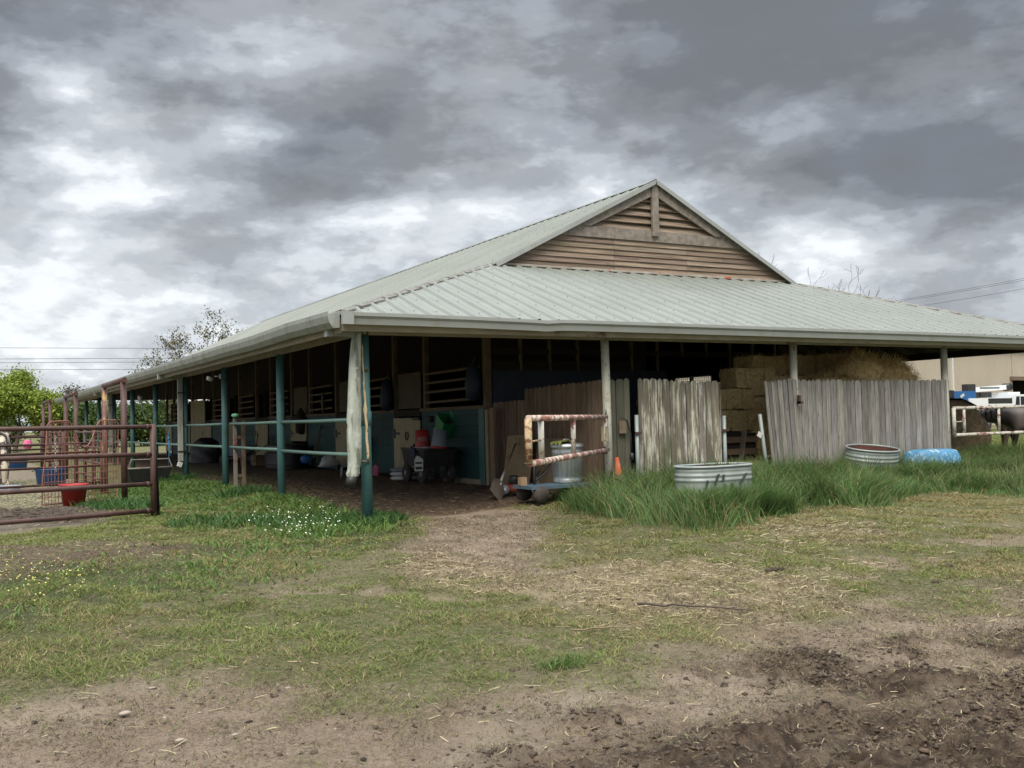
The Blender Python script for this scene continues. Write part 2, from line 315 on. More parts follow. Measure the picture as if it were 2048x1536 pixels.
# ---------------------------------------------------------------- numpy noise
_lat = RNG.random((256, 256))
def vnoise(x, y):
    xi = np.floor(x).astype(int); yi = np.floor(y).astype(int); fx = x-xi; fy = y-yi
    fx = fx*fx*(3-2*fx); fy = fy*fy*(3-2*fy)
    a = _lat[xi % 256, yi % 256]; b = _lat[(xi+1) % 256, yi % 256]; c = _lat[xi % 256, (yi+1) % 256]; d = _lat[(xi+1) % 256, (yi+1) % 256]
    return (a*(1-fx)+b*fx)*(1-fy)+(c*(1-fx)+d*fx)*fy
def fbm(x, y, o=4):
    s = 0; a = 1; t = 0
    for i in range(o): s = s+a*vnoise(x*2**i+17.3*i, y*2**i+5.1*i); t += a; a *= .5
    return s/t
def sstep(x): x = np.clip(x, 0, 1); return x*x*(3-2*x)
def sdpoly(x, y, P):                   # >0 inside, metres
    P = np.asarray(P)[:, :2]; d = np.full(x.shape, 1e9); ins = np.zeros(x.shape, bool); n = len(P)
    for i in range(n):
        a = P[i]; b = P[(i+1) % n]; e = b-a; wx = x-a[0]; wy = y-a[1]
        t = np.clip((wx*e[0]+wy*e[1])/(e@e+1e-12), 0, 1); d = np.minimum(d, (wx-e[0]*t)**2+(wy-e[1]*t)**2)
        c = (a[1] > y) != (b[1] > y); xc = (b[0]-a[0])*(y-a[1])/(b[1]-a[1]+1e-12)+a[0]; ins ^= c & (x < xc)
    return np.where(ins, 1, -1)*np.sqrt(d)
def gp(pts, z=-.08): return [pz(u, v, z) for u, v in pts]
# regions of the yard, surveyed on the ground
R_DIRT = gp([(-900, 1420), (0, 1400), (250, 1335), (520, 1345), (700, 1395), (900, 1375), (1080, 1325), (1250, 1335), (1330, 1275), (1480, 1235), (1700, 1215), (2048, 1160), (2900, 1120), (2900, 1900), (-900, 1900)], -.2)
R_MUD = gp([(1180, 1500), (1300, 1440), (1380, 1360), (1500, 1345), (1560, 1300), (1800, 1350), (1950, 1290), (2200, 1290), (2500, 1700), (1000, 1700)], -.22)
R_CORNER = gp([(1250, 1536), (1500, 1440), (1800, 1420), (2048, 1380), (2300, 1360), (2300, 1700), (1200, 1700)], -.22)
R_TRACK = gp([(880, 1520), (1000, 1425), (1150, 1370), (1285, 1345), (1280, 1372), (1120, 1430), (1010, 1536), (960, 1600)], -.22)
R_MUD2 = gp([(1320, 1430), (1400, 1350), (1620, 1345), (1680, 1440), (1500, 1470)], -.22)
R_PATH = [(0.25, 4.0), *[tuple(p[:2]) for p in gp([(762, 1010), (805, 1050), (800, 1080), (770, 1105), (850, 1140), (1000, 1135), (1100, 1095), (1090, 1060), (1090, 1035), (1085, 1012), (1170, 985)], 0)], (3.2, .2), (7, .3), (7, 4)]
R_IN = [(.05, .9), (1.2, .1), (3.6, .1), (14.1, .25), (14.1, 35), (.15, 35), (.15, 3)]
R_STRAW = gp([(1120, 1200), (1180, 1150), (1500, 1110), (1560, 1130), (1700, 1120), (1600, 1180), (1520, 1220), (1250, 1240)], -.1)
R_STRAW2 = gp([(770, 1110), (880, 1090), (1010, 1120), (1050, 1150), (900, 1155)], 0)
R_STRAW3 = gp([(1500, 1050), (1560, 1030), (1800, 1045), (1720, 1080), (1540, 1090)], -.05)
R_PEN = [(-2.5, 2.75), (-3.0, 4.4), (-2.6, 7), (-1.9, 14), (-1.9, 30), (-30, 30), (-30, 2.2), (-4, 1.7)]
R_PENMUD = gp([(-300, 1035), (0, 1012), (150, 1005), (260, 1020), (160, 1040), (0, 1046), (-300, 1060)], .05)
R_SOIL = gp([(-300, 1100), (0, 1100), (110, 1105), (200, 1088), (350, 1100), (280, 1130), (120, 1150), (0, 1165), (-300, 1200)], -.05)
R_WEED = gp([(-400, 1180), (0, 1150), (200, 1115), (330, 1120), (420, 1060), (320, 1030), (190, 1032), (150, 1010), (240, 960), (330, 940), (470, 955), (560, 985), (735, 1040), (830, 1065), (760, 1090), (560, 1110), (430, 1160), (200, 1190), (0, 1240), (-400, 1300)], -.03)
R_CLOV = gp([(500, 1040), (540, 1010), (660, 1015), (730, 1040), (745, 1030), (800, 1052), (790, 1068), (700, 1072), (620, 1085), (520, 1080)], 0)
R_TALL = [tuple(p[:2]) for p in gp([(1085, 1012), (1150, 1035), (1300, 1052), (1420, 1056), (1520, 1035), (1600, 1012), (1740, 1008), (1900, 985), (2150, 985)], .0)]+[(15, 1.3), (11.2, .35), (3.5, .12)]
R_BACKG = [(11.3, .6), (40, 3), (60, 20), (40, 26), (15, 10)]
def gz(x, y):
    x = np.asarray(x, float); y = np.asarray(y, float)
    z = -.25+.25*sstep((y+9)/9)
    b = .13*sstep((y+.1)/2.5)*sstep((x+1.2)/1.2); c = .13*sstep((x-.6)/3)*sstep((y+2.6)/2.6)
    z = z+np.maximum(b, c)+.05*sstep((y)/6)*sstep((-x-1)/1)
    z = z-.05*sstep((x-11.5)/3)*sstep((y+2)/3)
    return z
def masks(x, y):
    n1 = fbm(x*.9, y*.9, 5)-.5; n2 = fbm(x*3.1+40, y*3.1, 4)-.5; n3 = fbm(x*.33+9, y*.33, 3)-.5
    j = n1*1.0+n2*.5
    sm = lambda P, wdt, amp=1.0, off=0: sstep((sdpoly(x, y, P)+j*amp+off)/wdt+.5)
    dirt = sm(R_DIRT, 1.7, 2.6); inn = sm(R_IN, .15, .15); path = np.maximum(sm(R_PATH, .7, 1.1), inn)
    mud = np.maximum(sm(R_MUD, 1.2, 2.4), sm(R_MUD2, .9, 2.0)); straw = np.maximum.reduce([sm(R_STRAW, 1.2, 1.4), sm(R_STRAW2, .5, .6), sm(R_STRAW3, .5, .8)*.8])
    pen = sm(R_PEN, .5, .6); soil = sm(R_SOIL, .6, 1.0); weed = sm(R_WEED, 1.3, 1.5)
    mud = mud*np.maximum(sstep((fbm(x*1.5+30, y*1.5, 4)-.40)/.14), sstep((sdpoly(x, y, R_CORNER)+j)/.8+.5)); track = sm(R_TRACK, .3, .5)
    tall = sm(R_TALL, .5, 1.1); clov = sm(R_CLOV, .3, .4)
    bare = sstep((n1*1.2+n2*.7+n3*.5-.11)/.16)*(y < -.5)             # thin patches in the lawn
    bare = bare*sstep((sdpoly(x, y, R_DIRT)+4.5)/3)
    pmud = sm(R_PENMUD, .3, .5)
    return dict(dirt=dirt, path=path, inn=inn, mud=mud, straw=straw, pen=pen, soil=soil, weed=weed, tall=tall, clov=clov, bare=bare, pmud=pmud, track=track)
def gfine(x, y, m=None):
    m = m or masks(x, y)
    d = np.hypot(x-CAM[0], y-CAM[1]); near = np.clip(1-(d-3)/14, 0, 1)
    r = (fbm(x*2.2, y*2.2, 4)-.5)*.06+(fbm(x*11, y*11, 3)-.5)*.02+(fbm(x*37, y*37, 3)-.5)*.012*m['dirt']
    md = np.clip(m['mud']+m['pmud'], 0, 1)
    mm = md*((fbm(x*3.2+3, y*3.2, 5)-.45)*.32+np.abs(fbm(x*9, y*9, 4)-.5)*.14+np.abs(fbm(x*31, y*31, 3)-.5)*.05)
    return gz(x, y)+(r+mm)*near+(m['soil']*.03)
# ---------------------------------------------------------------- ground
def axis(a0, a1, f, lo, hi):
    c = list(np.arange(a0, a1, f)); s = f; p = a0
    while p > lo: s *= 1.16; p -= s; c.insert(0, p)
    s = f; p = c[-1]
    while p < hi: s *= 1.16; p += s; c.append(p)
    return np.array(c)
def axis2(a0, f0, f1, a1, c, f, lo, hi):
    b = axis(a0, a1, c, lo, hi); return np.concatenate([b[b < f0-1e-6], np.arange(f0, f1, f), b[b > f1+c*.3]])
def build_ground():
    gx = axis2(-6.5, -3.6, 1.6, 8.0, .03, .013, -1500, 1500); gy = axis2(-10.6, -10.2, -6.4, 1.0, .03, .013, -200, 2000)
    X, Y = np.meshgrid(gx, gy); x = X.ravel(); y = Y.ravel(); m = masks(x, y); z = gfine(x, y, m)
    V = np.stack([x, y, z], 1); nx = len(gx); ny = len(gy)
    i = np.arange(ny-1)[:, None]*nx+np.arange(nx-1)[None]; i = i.ravel(); F4 = np.stack([i, i+1, i+nx+1, i+nx], 1)
    green_ = np.clip(1-np.maximum.reduce([m['dirt'], m['path'], m['pen'], m['soil'], m['bare']*.75]), 0, 1)
    green_ = np.maximum(green_, m['tall'])
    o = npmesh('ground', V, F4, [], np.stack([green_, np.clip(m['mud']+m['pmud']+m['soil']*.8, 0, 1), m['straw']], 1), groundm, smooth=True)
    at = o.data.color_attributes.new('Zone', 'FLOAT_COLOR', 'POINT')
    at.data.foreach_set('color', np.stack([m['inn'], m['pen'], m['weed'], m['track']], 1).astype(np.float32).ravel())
    tag(o, kind='structure')
def ground_material():
    m = bpy.data.materials.new('yard_ground'); m.use_nodes = True; T = m.node_tree; L = T.links.new; bs = T.nodes['Principled BSDF']; bs.inputs['Roughness'].default_value = .95
    bs.inputs['Specular IOR Level'].default_value = .15
    tc = N(T, 'ShaderNodeTexCoord'); at = N(T, 'ShaderNodeAttribute', attribute_name='Col'); zn = N(T, 'ShaderNodeAttribute', attribute_name='Zone')
    sp = N(T, 'ShaderNodeSeparateColor'); L(at.outputs['Color'], sp.inputs[0]); sz = N(T, 'ShaderNodeSeparateColor'); L(zn.outputs['Color'], sz.inputs[0])
    def nz(s, d=8, r=.65, loc=(0, 0, 0), st=(1, 1, 1)):
        mp = N(T, 'ShaderNodeMapping'); mp.inputs['Location'].default_value = loc; mp.inputs['Scale'].default_value = st; L(tc.outputs['Object'], mp.inputs[0])
        n = N(T, 'ShaderNodeTexNoise', i_Scale=s, i_Detail=d, i_Roughness=r); L(mp.outputs[0], n.inputs['Vector']); return n.outputs[0]
    def rng(s, a, b): r = N(T, 'ShaderNodeMapRange'); r.inputs[1].default_value = a; r.inputs[2].default_value = b; L(s, r.inputs[0]); return r.outputs[0]
    def mix(f, a, b):
        x = N(T, 'ShaderNodeMix', data_type='RGBA')
        if isinstance(f, float): x.inputs[0].default_value = f
        else: L(f, x.inputs[0])
        for s, i in ((a, 6), (b, 7)):
            if isinstance(s, tuple): x.inputs[i].default_value = (*s, 1)
            else: L(s, x.inputs[i])
        return x.outputs[2]
    big = rng(nz(1.1), .38, .62); med = rng(nz(6), .35, .65); fin = rng(nz(45, 5, .7), .3, .7); grit = rng(nz(160, 3), .3, .7)
    dirt = mix(big, (.29, .215, .150), (.42, .34, .25)); dirt = mix(math_(T, 'MULTIPLY', med, .5), dirt, (.225, .165, .115))
    dirt = mix(math_(T, 'MULTIPLY', rng(nz(28, 6, .7, (3, 3, 0)), .5, .64), .6), dirt, (.10, .072, .056)); dirt = mix(math_(T, 'MULTIPLY', rng(nz(62, 6, .75, (5, 1, 0)), .52, .62), .7), dirt, (.085, .062, .046)); dirt = mix(math_(T, 'MULTIPLY', rng(nz(75, 6, .75, (1, 5, 0)), .56, .64), .7), dirt, (.40, .34, .27)); dirt = mix(math_(T, 'MULTIPLY', grit, .3), dirt, (.33, .28, .225))
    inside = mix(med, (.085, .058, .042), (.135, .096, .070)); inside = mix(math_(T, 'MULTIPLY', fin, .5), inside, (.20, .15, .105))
    pen = mix(med, (.20, .165, .125), (.27, .235, .175)); pen = mix(math_(T, 'MULTIPLY', fin, .4), pen, (.15, .12, .09))
    mud = mix(rng(nz(14, 8), .38, .6), (.052, .037, .027), (.135, .098, .07)); mud = mix(math_(T, 'MULTIPLY', rng(nz(3.5, 8), .5, .62), .6), mud, (.21, .165, .12))
    gr = mix(rng(nz(3), .35, .65), (.115, .14, .045), (.175, .17, .072)); gr = mix(math_(T, 'MULTIPLY', fin, .6), gr, (.05, .058, .028))
    lush = mix(fin, (.045, .062, .025), (.075, .088, .036))
    stw = mix(fin, (.27, .21, .13), (.44, .36, .21))
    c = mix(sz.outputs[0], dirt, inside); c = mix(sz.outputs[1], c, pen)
    c = mix(math_(T, 'MULTIPLY', zn.outputs['Alpha'], rng(nz(18, 6, .7, (4, 4, 0)), .3, .55)), c, (.36, .30, .225))
    gf = math_(T, 'MULTIPLY', sp.outputs[0], rng(nz(20, 6, .7, (9, 1, 0)), .28, .52)); c = mix(gf, c, gr); c = mix(math_(T, 'MULTIPLY', sz.outputs[2], .8), c, lush)
    c = mix(math_(T, 'MULTIPLY', sp.outputs[2], rng(nz(34, 6, .7, (2, 8, 0)), .38, .6)), c, stw); c = mix(sp.outputs[1], c, mud)
    L(c, bs.inputs['Base Color'])
    b = N(T, 'ShaderNodeBump', i_Strength=1.0, i_Distance=.045); h = math_(T, 'ADD', math_(T, 'MULTIPLY', nz(26, 8, .7), 1.0), math_(T, 'MULTIPLY', nz(90, 5, .7), .4)); L(h, b.inputs['Height']); L(b.outputs[0], bs.inputs['Normal'])
    return m
groundm = ground_material()
build_ground()
# ---------------------------------------------------------------- grass and loose litter (stuff)
def blades(name, X, Y, H, W, lean, cols, mt, label, cat, base=None, droop=.5, z0=-.01, flow=0):
    n = len(X)
    Z = (gfine(X, Y) if base is None else base)+z0
    a = RNG.random(n)*2*np.pi
    if flow: a = fbm(X*1.3+3, Y*1.3+8, 3)*16+RNG.normal(0, .8, n)
    dx, dy = np.cos(a), np.sin(a); l = lean*(0.4+RNG.random(n))
    b = RNG.random(n)*2*np.pi; wx, wy = np.cos(b)*W/2, np.sin(b)*W/2
    def ring(t, ww): 
        off = l*H*t**(1+droop); h = H*t*(1-.25*np.clip(l, 0, 1.6)*t)
        return X+dx*off, Y+dy*off, Z+h, ww
    V = np.zeros((n, 5, 3))
    for k, (t, s) in enumerate(((0, 1), (.55, .85))):
        px, py, pzz, _ = ring(t, s)
        V[:, 2*k, 0] = px-wx*s; V[:, 2*k, 1] = py-wy*s; V[:, 2*k, 2] = pzz
        V[:, 2*k+1, 0] = px+wx*s; V[:, 2*k+1, 1] = py+wy*s; V[:, 2*k+1, 2] = pzz
    px, py, pzz, _ = ring(1., 0); V[:, 4] = np.stack([px, py, pzz], 1)
    i = np.arange(n)*5; F4 = np.stack([i, i+1, i+3, i+2], 1); F3 = np.stack([i+2, i+3, i+4], 1)
    C = np.repeat(cols[:, None, :], 5, 1).reshape(-1, 3)
    o = npmesh(name, V.reshape(-1, 3), F4, F3, C, mt); return tag(o, label, cat, kind='stuff')
def palette(n, P, j=.18):
    P = np.array(P); c = P[RNG.integers(0, len(P), n)]; t = P[RNG.integers(0, len(P), n)]; k = RNG.random((n, 1)); c = c*k+t*(1-k)
    return c*(1+(RNG.random((n, 1))-.5)*2*j)
def scatter(n, x0, x1, y0, y1): return RNG.uniform(x0, x1, n), RNG.uniform(y0, y1, n)
def sample(n, R, prob):
    """points seen from about the camera: area-uniform in distance rings"""
    d = np.sqrt(RNG.random(n))*(R[1]-R[0])+R[0]; a = YAW+RNG.uniform(-.62, .62, n)
    x = CAM[0]+np.sin(a)*d; y = CAM[1]+np.cos(a)*d; k = RNG.random(n) < prob(x, y, d); return x[k], y[k], d[k]
GREENS = [(.135, .20, .042), (.18, .23, .056), (.115, .175, .042), (.22, .23, .078), (.25, .23, .097)]
DRY = [(.30, .24, .12), (.37, .30, .155), (.25, .20, .10)]
LUSH = [(.07, .145, .034), (.10, .18, .045), (.075, .13, .036), (.14, .21, .055)]
TALLC = [(.072, .15, .042), (.10, .19, .055), (.06, .12, .038), (.16, .24, .08), (.13, .19, .06)]
def lawn():
    def pr(x, y, d):
        m = masks(x, y); g = 1-np.maximum.reduce([m['dirt']*.94, m['path'], m['pen'], m['tall']*.3, m['soil']*.85, m['bare']*.8, m['straw']*.45, m['mud']])
        cl = .42+.58*sstep((fbm(x*4.2, y*4.2, 4)-.38)/.18); return np.clip(g, 0, 1)*cl*(x < 14)
    x, y, d = sample(1050000, (3.4, 17), pr)
    n = len(x); rgt = sstep((x+1)/4)*.25; dry = (fbm(x*.8+5, y*.8, 4)+.12*RNG.random(n)+rgt*.25) > .63
    dry = dry & (RNG.random(n) < .62) | (RNG.random(n) < .10+rgt*.6)
    c = palette(n, GREENS)*(.72+.56*fbm(x*2.6+7, y*2.6, 4))[:, None]; c[dry] = palette(int(dry.sum()), DRY)
    wd = .0033+.0004*d; h = (.013+.030*RNG.random(n)**1.5)*(.7+.9*sstep((fbm(x*4.2, y*4.2, 4)-.42)/.2)+.25*sstep((-x-.5)/2))
    blades('lawn_grass', x, y, h, wd, 1.5, c, grassm, 'short worn grass covering the yard in front of the barn', 'grass')
lawn()
def weeds():
    def pr(x, y, d): m = masks(x, y); return np.clip(m['weed']*(1-m['pen'])*(1-m['path'])*(1-m['soil']*.7), 0, 1)*(.3+.7*sstep((fbm(x*4, y*4, 3)-.3)/.2))
    x, y, d = sample(300000, (7, 24), pr); n = len(x); m = masks(x, y)
    hh = .035+.05*sstep((fbm(x*1.3+8, y*1.3, 3)-.4)/.3)+.05*m['clov']; c = palette(n, LUSH)*(1.15-.0*m['clov'])[:, None]
    yl = RNG.random(n) < .1; c[yl] = palette(int(yl.sum()), [(.18, .2, .06), (.14, .18, .05)])
    blades('broadleaf_weeds', x, y, hh*(.5+RNG.random(n)), .010+.0006*d, 1.1, c, grassm, 'low lush weeds and clover leaves along the left barn posts', 'weeds')
    # low broad leaves: clover cushions and edge clumps
    X = []; Y = []
    for cx, cy, r, k in [(-.1, -.15, .42, 800), (.25, .2, .35, 500), (-.7, .4, .6, 800), (-1.5, 1.2, .7, 500), (-.2, 5.2, .45, 400), (-.3, 11, .5, 800), (-2.3, 5.0, .6, 700), (-2.2, 4.2, .5, 500)]:
        a = RNG.random(k)*6.28; q = np.sqrt(RNG.random(k))*r; X.append(cx+np.cos(a)*q); Y.append(cy+np.sin(a)*q)
    x = np.concatenate(X); y = np.concatenate(Y); n = len(x)
    blades('clover_clump', x, y, .07+.13*RNG.random(n), .018, .9, palette(n, [(.055, .125, .035), (.08, .16, .042), (.045, .10, .03)]), grassm, 'dark green clover clumps around the feet of the teal posts', 'clover')
    # flowers
    V = []; F = []; C = []
    def fl(x, y, z, r, c):
        i = len(V)
        for k in range(5): a = k*1.2566; V.append((x+math.cos(a)*r, y+math.sin(a)*r, z))
        V.append((x, y, z+r*1.0)); C.extend([c]*6)
        for k in range(5): F.append((i+k, i+(k+1) % 5, i+5))
    P = gp([(545, 1030), (660, 1030), (680, 1060), (600, 1075), (530, 1065)], .05)
    cnt = 0
    while cnt < 95:
        x = RNG.uniform(-3, .3); y = RNG.uniform(-2, 2)
        if sdpoly(np.array([x]), np.array([y]), P)[0] > -.25*RNG.random(): fl(x, y, float(gz(x, y))+.08+.1*RNG.random(), .006+.006*RNG.random(), (.7, .7, .62)); cnt += 1
    for k in range(60): x, y = RNG.uniform(-4.2, -.5), RNG.uniform(-3, 2.4); fl(x, y, float(gz(x, y))+.08, .006, (.55, .55, .42))
    tag(npmesh('clover_flowers', np.array(V), np.zeros((0, 4), int), np.array(F), np.array(C), flowerm), 'small white clover blossoms scattered over the green patch left of the corner post', 'flowers', kind='stuff')
    V.clear(); F.clear(); C.clear()
    for k in range(75):
        p = pz(RNG.normal(60, 60) if k < 110 else RNG.uniform(0, 520), RNG.normal(1172, 16), -.05); fl(p[0], p[1], float(gz(p[0], p[1]))+.05+.07*RNG.random(), .005+.004*RNG.random(), (.62, .58, .14))
    tag(npmesh('yellow_flowers', np.array(V), np.zeros((0, 4), int), np.array(F), np.array(C), flowerm), 'tiny yellow wildflowers in the grass at the left edge', 'flowers', kind='stuff')
weeds()
def tall():
    def pr(x, y, d): m = masks(x, y); return np.clip(m['tall'], 0, 1)*(.45+.55*sstep((fbm(x*3, y*3, 3)-.3)/.25))
    x, y, d = sample(520000, (11, 23), pr)
    k = ((x-4.08)**2/.56**2+(y+1.78)**2/.30**2 > 1) & ((x-8.62)**2+(y+.32)**2 > .26) & ((x-10.)**2/.5+(y+.45)**2/.12 > 1)
    x, y, d = x[k], y[k], d[k]; n = len(x); sd = sdpoly(x, y, R_TALL); e = sstep((sd+.22)/.5)
    cl = .6+.8*fbm(x*1.7+3, y*1.7, 3)
    hh = (.12+.42*e)*cl*(.55+.6*RNG.random(n)); hh = hh*(1-.45*sstep((x-6.8)/1.5)*sstep((-y-.6)/.8)); hh = np.where((x < 3.4) & (y > -.8), hh*.5, hh)
    c = palette(n, TALLC); yl = RNG.random(n) < .07; c[yl] = palette(int(yl.sum()), DRY)
    c = c*(.7+.6*fbm(x*1.8+11, y*1.8, 3))[:, None]
    blades('tall_grass', x, y, hh, .0095+.0*d, .85, c, grassm, 'tall uncut green grass growing along the picket fence', 'grass', droop=.9, flow=1)
    # rank stems right in front of the long tank, and pale seeding stems through the strip
    k = 7000; x = RNG.uniform(3.1, 5.0, k); y = -2.17-.26*RNG.random(k)+.05*(x-3.2)
    blades('tank_front_grass', x, y, (.28+.26*RNG.random(k))*(1-.3*(x > 4.5)), .009, .6, palette(k, TALLC), grassm, 'rank grass standing directly in front of the long galvanised tank', 'grass', droop=1.0, flow=1)
    k = 9000; x = RNG.uniform(7.7, 11.2, k); y = -.86-.30*RNG.random(k)+.08*(x-8)
    blades('tub_front_grass', x, y, (.22+.20*RNG.random(k)), .010, .8, palette(k, TALLC), grassm, 'rank grass hiding the feet of the round tank and the blue pool', 'grass', droop=1.0, flow=1)
    x, y = scatter(5200, 1.8, 15, -3, 1.2); q = sdpoly(x, y, R_TALL) > .15; x, y = x[q], y[q]
    blades('seeding_stems', x, y, .32+.26*RNG.random(len(x)), .006, .5, palette(len(x), [(.22, .23, .11), (.28, .26, .14), (.16, .2, .08)]), grassm, 'thin pale seeding grass stems rising through the tall grass', 'grass', droop=1.2)
    # tuft inside the front tank and a stray tuft in the lawn
    for nm, cx, cy, r, k, z, h, lb in [('grass_tuft', 4.28, -1.72, .16, 90, .42, .34, 'grass growing out of the long galvanised tank'), ]:
        a = RNG.random(k)*6.28; q = RNG.random(k)*r; x = cx+np.cos(a)*q; y = cy+np.sin(a)*q
        blades(nm, x, y, h*(.5+.6*RNG.random(k)), .016, .8, palette(k, [(.09, .13, .04), (.13, .16, .06)]), grassm, lb, 'grass', base=np.full(k, z), droop=.9)
    p = pz(1125, 1315, -.16); k = 240; a = RNG.random(k)*6.28; q = RNG.random(k)*.16
    blades('grass_tuft', p[0]+np.cos(a)*q*1.3, p[1]+np.sin(a)*q*.7, .05+.06*RNG.random(k), .006, 1.4, palette(k, LUSH), grassm, 'small dark green grass tuft on the dirt edge in the foreground', 'grass')
    # sparse grass outside, right of the fence and beyond
    x, y = scatter(60000, 11, 45, 1, 26); k = (y < 2+.75*(x-11)); x, y = x[k], y[k]
    blades('field_grass', x, y, .05+.08*RNG.random(len(x)), .03, .8, palette(len(x), GREENS), grassm, 'rough grass behind the white gate on the right', 'grass')
tall()
def litter():
    # straw stems lying on the ground
    def pr(x, y, d): m = masks(x, y); return np.clip(.05+.7*m['straw']+.06*m['dirt']-.04*m['weed'], 0, 1)*(1-m['tall'])*(1-m['inn']*.4)*(x < 11)
    x, y, d = sample(60000, (3.5, 17), pr); n = len(x)
    def lying(name, x, y, d, L, wid, cols, label, cat):
        n = len(x); z = gfine(x, y)+.006+.008*RNG.random(n); a = RNG.random(n)*6.28; l = L*(.3+RNG.random(n)); ux, uy = np.cos(a)*l/2, np.sin(a)*l/2; wx, wy = -np.sin(a)*wid/2, np.cos(a)*wid/2
        t = (RNG.random(n)-.5)*.02; b = (RNG.random(n)-.5)*l*.25
        V = np.zeros((n, 6, 3))
        for k, s in enumerate((-1, 0, 1)):
            bx, by = (wx/wid*2*b, wy/wid*2*b) if s == 0 else (0, 0)
            V[:, 2*k] = np.stack([x+ux*s-wx+bx, y+uy*s-wy+by, z+t*s], 1); V[:, 2*k+1] = np.stack([x+ux*s+wx+bx, y+uy*s+wy+by, z+t*s+wid*.5], 1)
        i = np.arange(n)*6; F = np.concatenate([np.stack([i, i+1, i+3, i+2], 1), np.stack([i+2, i+3, i+5, i+4], 1)])
        tag(npmesh(name, V.reshape(-1, 3), F, np.zeros((0, 3), int), np.repeat(cols[:, None], 6, 1).reshape(-1, 3), strawm), label, cat, kind='stuff')
    lying('loose_straw', x, y, d, .06+.03*RNG.random(n), .0028+.0004*d, palette(n, [(.34, .28, .17), (.42, .36, .22), (.26, .21, .13)], .25), 'loose dry hay stems strewn over the yard', 'straw')
    x2, y2, d2 = sample(420000, (3.4, 13), lambda x, y, d: (lambda m: np.clip(.18+.75*m['dirt']+.3*m['path']+.3*m['straw'], 0, 1)*(1-m['tall']))(masks(x, y))*(.25+.75*(fbm(x*6, y*6, 3) > .5)))
    lying('dead_grass_bits', x2, y2, d2, .022+.012*RNG.random(len(x2)), .0018+.0002*d2, palette(len(x2), [(.11, .085, .055), (.16, .125, .08), (.24, .19, .12), (.08, .062, .045), (.14, .13, .06)], .3), 'tiny dead grass bits and crumbs trodden into the bare yard', 'litter')
    P = gp([(0, 985), (180, 975), (230, 1000), (60, 1020), (-100, 1020)], .06)
    x, y = scatter(42000, -9, -2.3, 5.2, 16); n = len(x); k = fbm(x*.8, y*.8, 3) > .47; x, y = x[k], y[k]; n = len(x)
    lying('pen_hay', x, y, np.full(n, 16.), .06, .006, palette(n, [(.26, .25, .15), (.33, .31, .19)], .25), 'greenish hay spread on the ground of the left pen', 'hay')
    x, y = scatter(14000, .3, 6, -1, 12); n = len(x); k = masks(x, y)['inn'] > .5; x, y = x[k], y[k]; n = len(x)
    lying('barn_floor_litter', x, y, np.full(n, 16.), .07, .006, palette(n, [(.2, .14, .09), (.27, .2, .13)], .25), 'bits of bedding trodden into the dirt floor of the barn aisle', 'straw')
    # stones and clods
    ico = [(0, 0, 1), (.894, 0, .447), (.276, .851, .447), (-.724, .526, .447), (-.724, -.526, .447), (.276, -.851, .447), (.724, .526, -.447), (-.276, .851, -.447), (-.894, 0, -.447), (-.276, -.851, -.447), (.724, -.526, -.447), (0, 0, -1)]
    icf = [(0, 1, 2), (0, 2, 3), (0, 3, 4), (0, 4, 5), (0, 5, 1), (1, 6, 2), (2, 7, 3), (3, 8, 4), (4, 9, 5), (5, 10, 1), (6, 7, 2), (7, 8, 3), (8, 9, 4), (9, 10, 5), (10, 6, 1), (11, 7, 6), (11, 8, 7), (11, 9, 8), (11, 10, 9), (11, 6, 10)]
    def lumps(name, x, y, r, cols, mt, label, cat, flat=.6, rag=.6):
        n = len(x); z = gfine(x, y); I = np.array(ico); V = I[None]*(1+(RNG.random((n, 12, 1))-.5)*2*rag)*r[:, None, None]; V[:, :, 2] *= flat; V[:, :, 0] *= (.7+.8*RNG.random((n, 1)))
        a = RNG.random(n)*6.28; ca, sa = np.cos(a)[:, None], np.sin(a)[:, None]; vx = V[:, :, 0]*ca-V[:, :, 1]*sa; vy = V[:, :, 0]*sa+V[:, :, 1]*ca
        V = np.stack([vx+x[:, None], vy+y[:, None], V[:, :, 2]+z[:, None]+r[:, None]*.1], 2)
        F = (np.array(icf)[None]+(np.arange(n)*12)[:, None, None]).reshape(-1, 3)
        tag(npmesh(name, V.reshape(-1, 3), np.zeros((0, 4), int), F, np.repeat(cols[:, None], 12, 1).reshape(-1, 3), mt, smooth=False), label, cat, kind='stuff')
    x, y, d = sample(260000, (3.5, 9.5), lambda x, y, d: (masks(x, y)['mud']*sstep((fbm(x*2.2+3, y*2.2, 3)-.42)/.16)*.95+.02*(masks(x, y)['dirt']+.2))); n = len(x)
    lumps('mud_clods', x, y, (.0025+.016*RNG.random(n)**4)*(1+.0*d), palette(n, [(.7, .7, .7), (1.1, 1.1, 1.1), (1.6, 1.55, 1.5)]), clodm, 'crumbly dark mud clods churned up in the right foreground', 'mud')
    x, y = scatter(3500, -8, -2.2, 3.0, 5.2); k = masks(x, y)['pmud'] > .4; x, y = x[k], y[k]; n = len(x)
    lumps('pen_mud', x, y, .02+.05*RNG.random(n)**2, np.ones((n, 3)), clodm, 'churned dark mud behind the brown pipe gate', 'mud')
    x, y, d = sample(26000, (3.5, 11), lambda x, y, d: masks(x, y)['dirt']*.10); n = len(x)
    lumps('pebbles', x, y, .003+.011*RNG.random(n)**5, palette(n, [(.9, .9, .9), (1.2, 1.15, 1.1), (.6, .6, .6)]), stonem, 'small pale stones on the bare dirt in the foreground', 'stones', .5)
litter()
